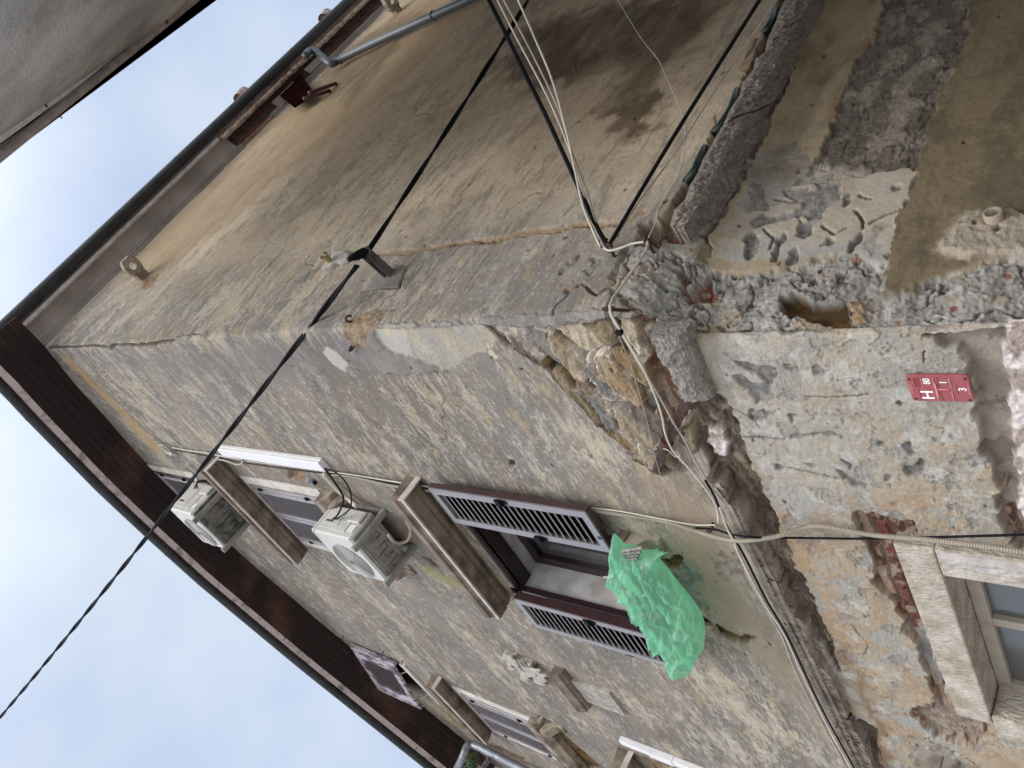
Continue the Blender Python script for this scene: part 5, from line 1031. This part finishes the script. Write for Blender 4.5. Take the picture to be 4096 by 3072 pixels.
b = twisted(on_ray_h(1478, 995, 5.56), at(2190, -130, 6.4), .03, .95, .0085, 220); tag(b.build('twisted_cable', M['rubber'], None, smooth=True), 'black twisted cable from the steel bracket up across the side wall', 'cable')
def span(P, d0, d1, r_, m_, name, label, group=None, tail=None):
    n_ = len(P); L_ = np.concatenate([[0], np.cumsum([math.dist(P[i], P[i+1]) for i in range(n_-1)])])/sum(math.dist(P[i], P[i+1]) for i in range(n_-1))
    Q = [at(x, y, d0+(d1-d0)*L_[i]) for i, (x, y) in enumerate(P)]+(tail or []); return wire(Q, r_, name, m_, label, 'cable', group)
hk = WB(*onB(2428, 995, .055), .055); dh = np.linalg.norm(hk-CAM)
span(pts(1300, 0, .6329, '1000,-70 1035,0 1150,230 1270,480 1390,720 1500,960 1610,1200 1700,1400 1785,1555'), 4.6, dh, .0115, 'rubber', 'black_cable', 'thickest black cable slanting down to the rusty hook by the corner')
span(pts(1300, 0, .6329, '1060,-60 1090,0 1200,220 1400,600 1540,930 1640,1250 1700,1420 1765,1565'), 4.55, dh, .0048, 'wcable', 'white_cable', 'white cable nearest the thick black one, slanting to the hook')
span(pts(1300, 0, .6329, '1100,-60 1130,0 1310,340 1480,700 1560,960 1650,1200 1710,1400 1775,1565'), 4.5, dh, .0052, 'bcable', 'white_cable', 'middle beige-white cable slanting down to the hook')
span(pts(1300, 0, .6329, '1195,-60 1220,0 1330,250 1440,520 1530,850 1580,1080 1610,1220 1640,1330 1690,1450 1740,1560'), 4.45, dh, .0055, 'wcable', 'white_cable', 'brightest white cable crossing over the others near the hook')
span([(2433, 985), (2696, 544), (3038, 0), (3080, -70)], dh, 4.3, .0095, 'rubber', 'black_cable', 'black cable rising to the right from the hook past the broken trough')
span([(2438, 988), (2560, 800), (2700, 610), (2900, 300), (3110, 0), (3150, -60)], dh, 4.5, .0045, 'bcable', 'brown_cable', 'thin brown cable beside the rising black cable')
def Bw(P, o): return [WB(*onB(x, y, o_), o_) for (x, y), o_ in zip(P, o if isinstance(o, (list, tuple)) else [o]*len(P))]
P_ = c2('1835,-30 1850,0 1990,230 2100,370 2140,450 2212,610')+c3('50,720 70,850 60,1000 30,1100 0,1150')+c2('2150,1240 2105,1320 2090,1400 2045,1500'); wire(Bw(P_, .09), .0026, 'thin_wire', 'wcable', 'very thin pale wire hanging loose across the side wall')
K7 = lambda t: pts(2200, 850, .2712, t)
wire(Bw(K7('790,520 830,545 900,560 1050,520 1180,470 1300,445 1385,435'), .06), .0055, 'white_cable', 'wcable', 'short white cable slung between the two hooks on the side wall')
wire(Bw(K7('1430,420 1440,480 1410,560 1330,700 1200,880 1050,1100 950,1220 900,1330'), [.05, .06, .05, .045, .045, .045, .05, .06])+[al(x, y, .06) for x, y in pts(2200, 850, .2712, '885,1400 900,1500 980,1640')+pts(2500, 1450, .3919, '150,0 250,200 330,400 380,560 410,720 470,870 560,980 700,1130 800,1260 900,1400 945,1520 955,1640')], .0052, 'white_cable', 'wcable', 'white cable dropping over the exposed masonry and curving to the dark clamp')
wire(Bw(K7('1425,430 1430,500 1395,580 1320,720 1190,900 1040,1120 940,1240 890,1340'), [.05, .06, .05, .045, .045, .045, .05, .06])+[al(x, y, .055) for x, y in pts(2200, 850, .2712, '878,1400 890,1500 965,1640')+pts(2500, 1450, .3919, '140,0 210,110 300,260 420,470 500,620 620,810 720,1010 830,1190')], .0052, 'beige_cable', 'bcable', 'beige cable dropping over the exposed masonry to the string course')
wire([al(x, y, .05) for x, y in pts(2200, 850, .2712, '945,1350 880,1400 900,1540')+pts(2500, 1450, .3919, '50,0 130,260 200,500 250,700 300,930 350,1110 400,1330 440,1640')], .0022, 'thin_wire', 'bcable', 'thin grey wire falling past the lower end of the rusty bar')
b = MB(); p = al(1300+1860*.6329, 1000+520*.6329, .065); b.box(lambda s, z, o: p+s*dA+z*UP+o*nA, -.012, .012, -.014, .014, -.012, .012); tag(b.build('cable_connector', M['rubber'], None, bevel=.004), 'small black cube connector on the cables over the masonry', 'connector')
# hooks
def hook(c, e, u, r_, th, label, L_=.05):
    """shank from c back into the wall along -e, ring opening towards u"""
    b = MB(); P = [c-e*L_, c-e*.005]+[c+e*(r_*(1-math.cos(a))*1.0)+u*(r_*math.sin(a)) for a in np.linspace(.15, 4.6, 14)]
    b.tube(P, th, 8); return tag(b.build('iron_hook', M['rust'], None, smooth=True), label, 'hook')
hook(WB(*onB(2422, 985, .03), .03), nB, -dB*.5+UP*.8, .022, .0065, 'rusty hook holding the slanting cables, with a curl to its left'); hook(WB(*onB(2446, 1005, .03), .03), nB, UP*.9, .020, .0075, 'rusty hook just right of the cable knot on the side wall')
hook(WB(*onB(2598, 982, .02), .02), nB, dB*.9+UP*.2, .024, .0075, 'rusty ring hook at the edge of the broken trough'); hook(al(2462, 1252, .02)+nB*.02, (nA+nB)/1.4, UP*.9, .026, .008, 'rusty ring hook on the corner above the exposed masonry', .12)
hook(WB(*onB(1300+165*.6329, 1000+450*.6329, .0), .0), nB, UP*.6-dB*.7, .020, .0075, 'small rusty hook on the side wall close to the corner'); hook(al(1300+185*.6329, 1000+600*.6329, 0), nA, UP*.6+dA*.6, .024, .0075, 'small rusty hook on the front wall close to the corner')
hook(al(2845, 2105, .02), nA, -UP*.7, .018, .0065, 'rusty hook and dark clamp where cables meet the string course')
# rusty wall tie
rb = empty('rusty_wall_tie', al(2625, 1880, 0), label='rusty split iron bar set across the end of the exposed masonry', cat='iron bar')
def barbox(p, q, w_, h_, name, m_='rust'):
    d_ = q-p; L_ = np.linalg.norm(d_); d_ /= L_; e2 = nA; e1 = np.cross(d_, e2); e1 /= np.linalg.norm(e1); b = MB()
    b.box(lambda a, z, o: p+d_*a+e1*z+e2*o, 0, L_, -w_, w_, -h_, h_); return b.build(name, M[m_], rb, bevel=.003)
p0, p1, pm = al(2625, 1885, .03), al(2752, 1588, .02), al(2665, 1775, .04)
barbox(p0, pm, .020, .014, 'bar'); e_ = UP*.012; barbox(pm+e_, p1+e_, .011, .014, 'bar'); barbox(pm-e_*1.2, p1-e_*1.2, .011, .014, 'bar')
d_ = (pm-p0)/np.linalg.norm(pm-p0); b = MB(); b.tube([pm-d_*.05, pm+d_*.03], .031, 12); b.build('collar', M['rust'], rb, bevel=.004)
wire([pm+nA*.03, pm-UP*.03+nA*.04, pm-UP*.05+dA*.04+nA*.04, pm-UP*.08+dA*.03+nA*.04, pm-UP*.07+dA*.0+nA*.04], .0022, 'loose_wire', 'wcable', 'short loop of loose wire tied to the rusty bar', 'wire')
# steel angle bracket carrying the twisted cable
sb_ = empty('steel_bracket', WB(*onB(1565, 1095)), label='grey square steel arm with rusty tip carrying the twisted cables', cat='bracket')
pb = WB(*onB(1560, 1100)); pt = on_ray_h(1450, 1000, pb[2]+.03); d_ = pt-pb; L_ = np.linalg.norm(d_); d_ /= L_; e1 = np.cross(d_, UP); e1 /= np.linalg.norm(e1); e2 = np.cross(e1, d_)
print('bracket len', L_)
for (a0, a1, b0, b1) in ((-.028, .028, .024, .028), (-.028, -.024, -.028, .024), (-.028, .028, -.028, -.024)):
    b = MB(); b.box(lambda a, z, o: pb+d_*a+e1*z+e2*o, -.05, L_, a0, a1, b0, b1); b.build('arm', M['steel'], sb_)
b = MB(); b.tube([pb+d_*(L_-.06)-e1*.03+e2*.0, pb+d_*(L_-.06)+e1*.03], .012, 10); b.build('bolt', M['screw'], sb_)
iv = on_ray_h(1436, 1040, 5.55); b = MB(); q0, q1 = on_ray_h(1476, 1000, 5.57), on_ray_h(1395, 1038, 5.50)
b.tube([q0, q0*.7+q1*.3, q0*.4+q1*.6, q1], .02, 12, rad=[.016, .030, .026, .014]); b.build('insulator', M['rubber'], sb_, smooth=True)
# beige tubes in a blob of mortar beside the bracket
bt = empty('conduit_stub', WB(*onB(1330, 1050)), label='pair of cut beige tubes poking from a mortar patch by the steel bracket', cat='pipe')
for (x0, y0, x1, y1, o1_) in ((1328, 1058, 1300, 1010, .10), (1334, 1055, 1288, 1028, .10)):
    a_ = WB(*onB(x0, y0, .0), .0); c_2 = WB(*onB(x1, y1, o1_), o1_); b = MB(); b.tube([a_, c_2], .015, 12, caps=False); b.tube([c_2-(c_2-a_)*.02, a_], .0125, 12, caps=False); b.build('tube', M['beigepipe'], bt, smooth=True)
    b = MB(); b.tube([c_2-(c_2-a_)*.25, c_2-(c_2-a_)*.2], .0124, 10); b.build('tube_inside', M['black'], bt)
b = MB(); P_ = [onB(1250+.2712*x, 850+.2712*y, .0) for x, y in ((160, 880), (240, 760), (330, 740), (300, 680), (380, 610), (480, 600), (600, 640), (560, 740), (430, 790), (390, 770), (300, 830))]; b.sheet(WB, P_, -.01, .035); b.build('mortar_patch', M['pale'], bt, bevel=.015)
# hose and timber wedges in the trough of the side wall
def tr3(t, o): return Bw(c3(t), o)
wire(tr3('640,60 622,120 590,180 560,225 500,330 440,450 405,555 385,620 360,690 305,780 245,850 210,900 190,945 160,1010 130,1080 70,1160 0,1300', [-.02, .0, .0, -.03, -.10, -.10, -.03, .01, .01, .0, -.03, -.08, -.01, .01, .01, -.02, -.06]), .020, 'green_hose', 'hose', 'dark green hose lying in the broken trough above the string course', 'hose', None, 12)
for k, (t, lab) in enumerate((('520,235 490,250 450,330 445,370 500,290', 'pointed pale timber wedge, upper one in the trough'), ('495,375 430,385 400,450 450,465 480,420', 'squarish pale timber block, lower one in the trough'))):
    b = MB(); b.sheet(WB, [onB(x, y, .01) for x, y in c3(t)], -.05, .012); tag(b.build('timber_wedge', M['timber'], None, bevel=.004), lab, 'wood offcut')
b = MB(); b.tube(tr3('255,740 262,790 258,800', .0), .006, 6); b.tube(tr3('230,800 258,795 300,770', .0), .007, 6); tag(b.build('brick_splinter', M['timber'], None), 'small orange splinter standing in the brown hole of the trough', 'splinter')
# junction boxes
def jbox(s, z, label):
    t = empty('junction_box', WA(s, z-.03, 0), label=label, cat='junction box'); b = MB(); b.box(WA, s-.03, s+.03, z-.03, z+.03, 0, .04); b.build('box', M['box'], t, bevel=.005); b = MB(); b.tube([WA(s+.005, z-.045, .02), WA(s+.005, z-.028, .02)], .016, 10); b.tube([WA(s-.02, z, .04), WA(s-.02, z, .045)], .008, 8); b.build('gland', M['rubber'], t)
q = onA(1249, 1928, .02); jbox(q[0], q[1], 'grey junction box beside the second floor window, under the trunking'); q = onA(2148, 2868, .02); jbox(q[0], q[1], 'grey junction box beside the far second floor window sill')
for x, y, lab in ((1375, 2543, 'bent iron nail highest under the far eave, before the attic window'), (1537, 2603, 'middle bent nail, level with the open attic shutter'), (1613, 2642, 'lowest bent nail, by the foot of the attic shutter')):
    p = al(x, y, 0); b = MB(); b.tube([p, p+nA*.05, p+nA*.055-UP*.03], .006, 6); tag(b.build('iron_nail', M['rust'], None), lab, 'nail', 'bent nails by the far attic window')
# meter-plate style hydrant sign
sg = empty('hydrant_sign', al(3870, 1560, 0), label='faded red hydrant sign plate with white H, 80, 1 and 3', cat='sign')
c00 = np.array(onA(3645+8, 1611, .02)); cTL = np.array(onA(3614, 1506, .02)); cBL = np.array(onA(3861+20, 1506, .02)); cBR = np.array(onA(3884, 1611, .02))
sR = (cTL[0]+cBL[0])/2; sL = (c00[0]+cBR[0])/2; zT = (cTL[1]+c00[1])/2; zB_ = (cBL[1]+cBR[1])/2; SW, SH = sL-sR, zT-zB_
print('sign', SW, SH)
def S(X_, Y_, o=0): return WA(sL-X_*SW, zB_+Y_*SH, o)                # X to the reader's right, Y up, both 0..1
def sgc(x, y): x2 = x-150*(y-280)/610; return (900-y)/620, (1640-x2)/1350
def rrect(x0, x1, y0, y1, r_): 
    out = []
    for cx, cy, a0 in ((x1-r_, y1-r_*SW/SH, 0), (x0+r_, y1-r_*SW/SH, 90), (x0+r_, y0+r_*SW/SH, 180), (x1-r_, y0+r_*SW/SH, 270)):
        for k in range(6): a = R(a0+k*18); out.append((cx+math.cos(a)*r_, cy+math.sin(a)*r_*SW/SH))
    return out
b = MB(); P_ = rrect(0, 1, 0, 1, .09); b.sheet(lambda X_, Y_, o: S(X_, Y_, o), P_, .004, .014); plt = b.build('plate', M['sign'], sg, bevel=.002)
def srect(x0, x1, y0, y1, o0, o1, name, m_, par=plt, bev=.0): b = MB(); b.box(S, x0, x1, y0, y1, o0, o1); return b.build(name, M[m_], par, bevel=bev)
for (xa, ya, xb, yb, dk) in ((480, 340, 625, 560, 1), (645, 340, 890, 560, 0), (600, 612, 960, 870, 0), (1000, 330, 1240, 560, 0), (1085, 650, 1300, 875, 0), (1405, 485, 1640, 720, 0)):
    ym = (ya+yb)/2; X0, Y1 = sgc(xa+150*(ym-ya)/610, ym); _, Y0 = sgc(xb+0*(ym-ya)/610, ym); X0 = (900-yb)/620; X1 = (900-ya)/620
    Y1 = (1640-(xa-150*(ya-280)/610))/1350; Y0 = (1640-(xb-150*(ya-280)/610))/1350
    srect(X0, X1, Y0, Y1, .0141, .0147, 'number_slot', 'signd' if dk else 'sign')
    srect(X0-.0, X1, Y0-.012, Y0, .0141, .0165, 'slot_rail', 'signl'); srect(X0, X1, Y1, Y1+.008, .0141, .0160, 'slot_rail', 'signd')
X0, Y0 = sgc(1040, 760); X1, Y1 = sgc(930, 460); srect(X0, X1, (Y0+Y1)/2-.012, (Y0+Y1)/2+.012, .0141, .019, 'raised_bar', 'signl', bev=.001)
X2, Y2 = sgc(1240, 605); srect(X2-.012, X2+.018, Y2, (Y0+Y1)/2-.013, .0141, .0175, 'raised_bar', 'signl', bev=.001)
for x, y in ((1260, 405), (1340, 725), (1665, 565)): X_, Y_ = sgc(x, y); b = MB(); b.tube([S(X_, Y_, .014), S(X_, Y_, .0185)], .0022, 8); b.build('stud', M['signl'], plt)
for x, y in ((385, 372), (1590, 357), (520, 838), (1700, 850)): X_, Y_ = sgc(x, y); b = MB(); b.tube([S(X_, Y_, .012), S(X_, Y_, .0165)], .0045, 12); b.build('screw', M['screw'], plt)
def text(body, X_, Y_, h, m_, o=.0149, wide=1., name='lettering', bold=0):
    cu = bpy.data.curves.new('t', 'FONT'); cu.body = body; cu.size = 1; cu.extrude = .02; cu.offset = bold; cu.align_x = 'CENTER'; cu.align_y = 'CENTER'
    ob = bpy.data.objects.new('t', cu); COL.objects.link(ob); dg = bpy.context.evaluated_depsgraph_get(); me = bpy.data.meshes.new_from_object(ob.evaluated_get(dg)); me.name = name
    bpy.data.objects.remove(ob); v = np.empty(len(me.vertices)*3); me.vertices.foreach_get('co', v); v = v.reshape(-1, 3); v[:, :2] -= (v[:, :2].max(0)+v[:, :2].min(0))/2; hh = v[:, 1].max()-v[:, 1].min(); v[:, :2] *= h/hh; v[:, 0] *= wide
    c = S(X_, Y_, o); W_ = c[None]+v[:, :1]*(-dA)[None]+v[:, 1:2]*UP[None]+(v[:, 2:]*.03)[:, :1]*nA[None]; me.vertices.foreach_set('co', W_.ravel()); me.update(); me.materials.clear(); me.materials.append(M[m_])
    o2 = bpy.data.objects.new(name, me); COL.objects.link(o2); o2.parent = plt; return o2
text('VODA', *sgc(430, 605), .0085, 'signl', .0148, 1.25)
text('80', *sgc(765, 415), .023, 'white', .0152, .85, bold=.01); text('H', *sgc(785, 740), .040, 'white', .0152, 1.05, bold=.01)
text('1', *sgc(1125, 440), .024, 'white', .0152, .9, bold=.01); text('3', *sgc(1535, 600), .025, 'white', .0152, .95, bold=.01)
# ------------------------------------------------------------------ drying rack under the window, draped in green plastic
OB = .20
rk = empty('drying_rack', al(2540, 2260, 0), label='grey plastic drying rack under the open window, half hidden by green plastic', cat='drying rack')
for (x0, y0, x1, y1) in ((520, 705, 745, 668), (530, 735, 725, 712), (540, 765, 705, 745), (560, 800, 690, 780), (575, 838, 672, 825)):
    f_ = lambda x, y: al(2300+.3617*x, 1950+.3617*y, OB+.05); a_, c_2 = f_(x0, y0), f_(x1, y1); b = MB(); b.tube([a_, c_2], .0095, 8); rl = b.build('rail', M['acg'], rk)
    b = MB()
    for k in (.2, .5, .8): q = a_+(c_2-a_)*k; b.tube([q-nA*.004-UP*.0, q+nA*.011], .0045, 6)
    b.build('stud', M['screw'], rl)
b = MB(); b.tube([WA(1.62, 4.28, .0), WA(1.60, 4.24, OB)], .009, 8); b.build('arm', M['rubber'], rk); b = MB(); b.tube([WA(2.55, 4.28, .0), WA(2.58, 4.24, OB)], .009, 8); b.build('arm', M['rubber'], rk)
for x, y, lab in ((2300+.3617*275, 1950+.3617*545, 'dark blue plastic knob under the near shutter'), (2000+.3617*1985, 2500+.3617*488, 'dark blue plastic knob at the far tip of the green plastic')):
    c = al(x, y, .10 if x < 2500 else OB); b = MB(); b.tube([c-nA*.014, c-nA*.008, c+nA*.004, c+nA*.013], .02, 12, rad=[.014, .022, .022, .012]); tag(b.build('shutter_knob', M['blue'], None, smooth=True), lab, 'knob')
b = MB(); q = [al(2300+.3617*x, 1950+.3617*y, OB+.03) for x, y in ((330, 995), (440, 985), (385, 975), (420, 1003))]; b.tube([q[0], q[1]], .006, 6); b.tube([q[0]+UP*.012, q[1]+UP*.002], .005, 6); b.tube([q[2], q[3]], .004, 5); tag(b.build('clothes_peg', M['bcable'], None), 'beige clothes peg gripping the edge of the green plastic', 'clothes peg')
OL = [(2452, 2138), (2480, 2160), (2510, 2187), (2540, 2195), (2570, 2203), (2620, 2212), (2672, 2209), (2638, 2221), (2640, 2249), (2660, 2270), (2683, 2297), (2712, 2328), (2745, 2366), (2770, 2400), (2792, 2431), (2808, 2460), (2818, 2492), (2821, 2520), (2820, 2550), (2816, 2590), (2800, 2615), (2780, 2622), (2772, 2635), (2778, 2650), (2770, 2680), (2758, 2684), (2740, 2675), (2722, 2668), (2700, 2664), (2684, 2655), (2668, 2630), (2650, 2608), (2632, 2588), (2615, 2572), (2604, 2545), (2593, 2518), (2582, 2495), (2568, 2474), (2550, 2450), (2531, 2427), (2505, 2393), (2477, 2359), (2468, 2330), (2459, 2308), (2447, 2290), (2437, 2270), (2440, 2250), (2436, 2225), (2443, 2190), (2445, 2160)]
PO = [onA(x, y, OB) for x, y in OL]; VX, VZ, of_, ne = fill2d(PO, .0052); dd = np.maximum(psd(VX, VZ, PO), 0); dm = .16
ax_ = np.array(onA(2700, 2650, OB))-np.array(onA(2470, 2200, OB)); ax_ /= np.linalg.norm(ax_); la = VX*ax_[0]+VZ*ax_[1]; lb = -VX*ax_[1]+VZ*ax_[0]
def sheet_(sign, amp, seed, scale):
    t = np.clip(dd/dm, 0, 1); puff = np.sqrt(1-(1-t)**2)*scale
    wa = la+(fbm(la, lb, 5, 3, seed+9)-.5)*.12; wb = lb+(fbm(la, lb, 5, 3, seed+8)-.5)*.12
    rg = lambda f, fy, o, q, g=.5: 1-np.minimum(np.abs(fbm(wa, wb, f, o, q, g, fy=fy)-.5)*7, 1)
    r1 = rg(3.0, 9, 2, seed); r2 = rg(7, 18, 2, seed+1); r4 = rg(18, 30, 2, seed+3); r3 = fbm(la, lb, 3, 3, seed+2, fy=6)-.5
    off = OB+sign*puff+ss(0, .03, dd)*(.046*r1+.013*r2+.004*r4+.13*r3)
    vs = [WA(s_, z_, o) for s_, z_, o in zip(VX, VZ-.02*puff/scale*sign, off)]; b = MB(); b.add(vs, [tuple(f) for f in of_]); return b
for k in range(5):
    q = [al(2575-24*k+u*(2745-2575)/1, 2240+20*k+u*(2600-2240), OB-.01) for u in (.05, .80-.06*k)]; b = MB(); b.tube(q, .008, 8); b.build('rail', M['steel'], rk)
bag = empty('green_plastic_sheet', al(2650, 2450, OB), label='crumpled thin green plastic wrapped around the rack below the window', cat='plastic sheet')
sheet_(1, .024, 500, .075).build('outer_layer', M['bag'], bag, smooth=True); sheet_(-1, .024, 530, .07).build('inner_layer', M['bag'], bag, smooth=True)
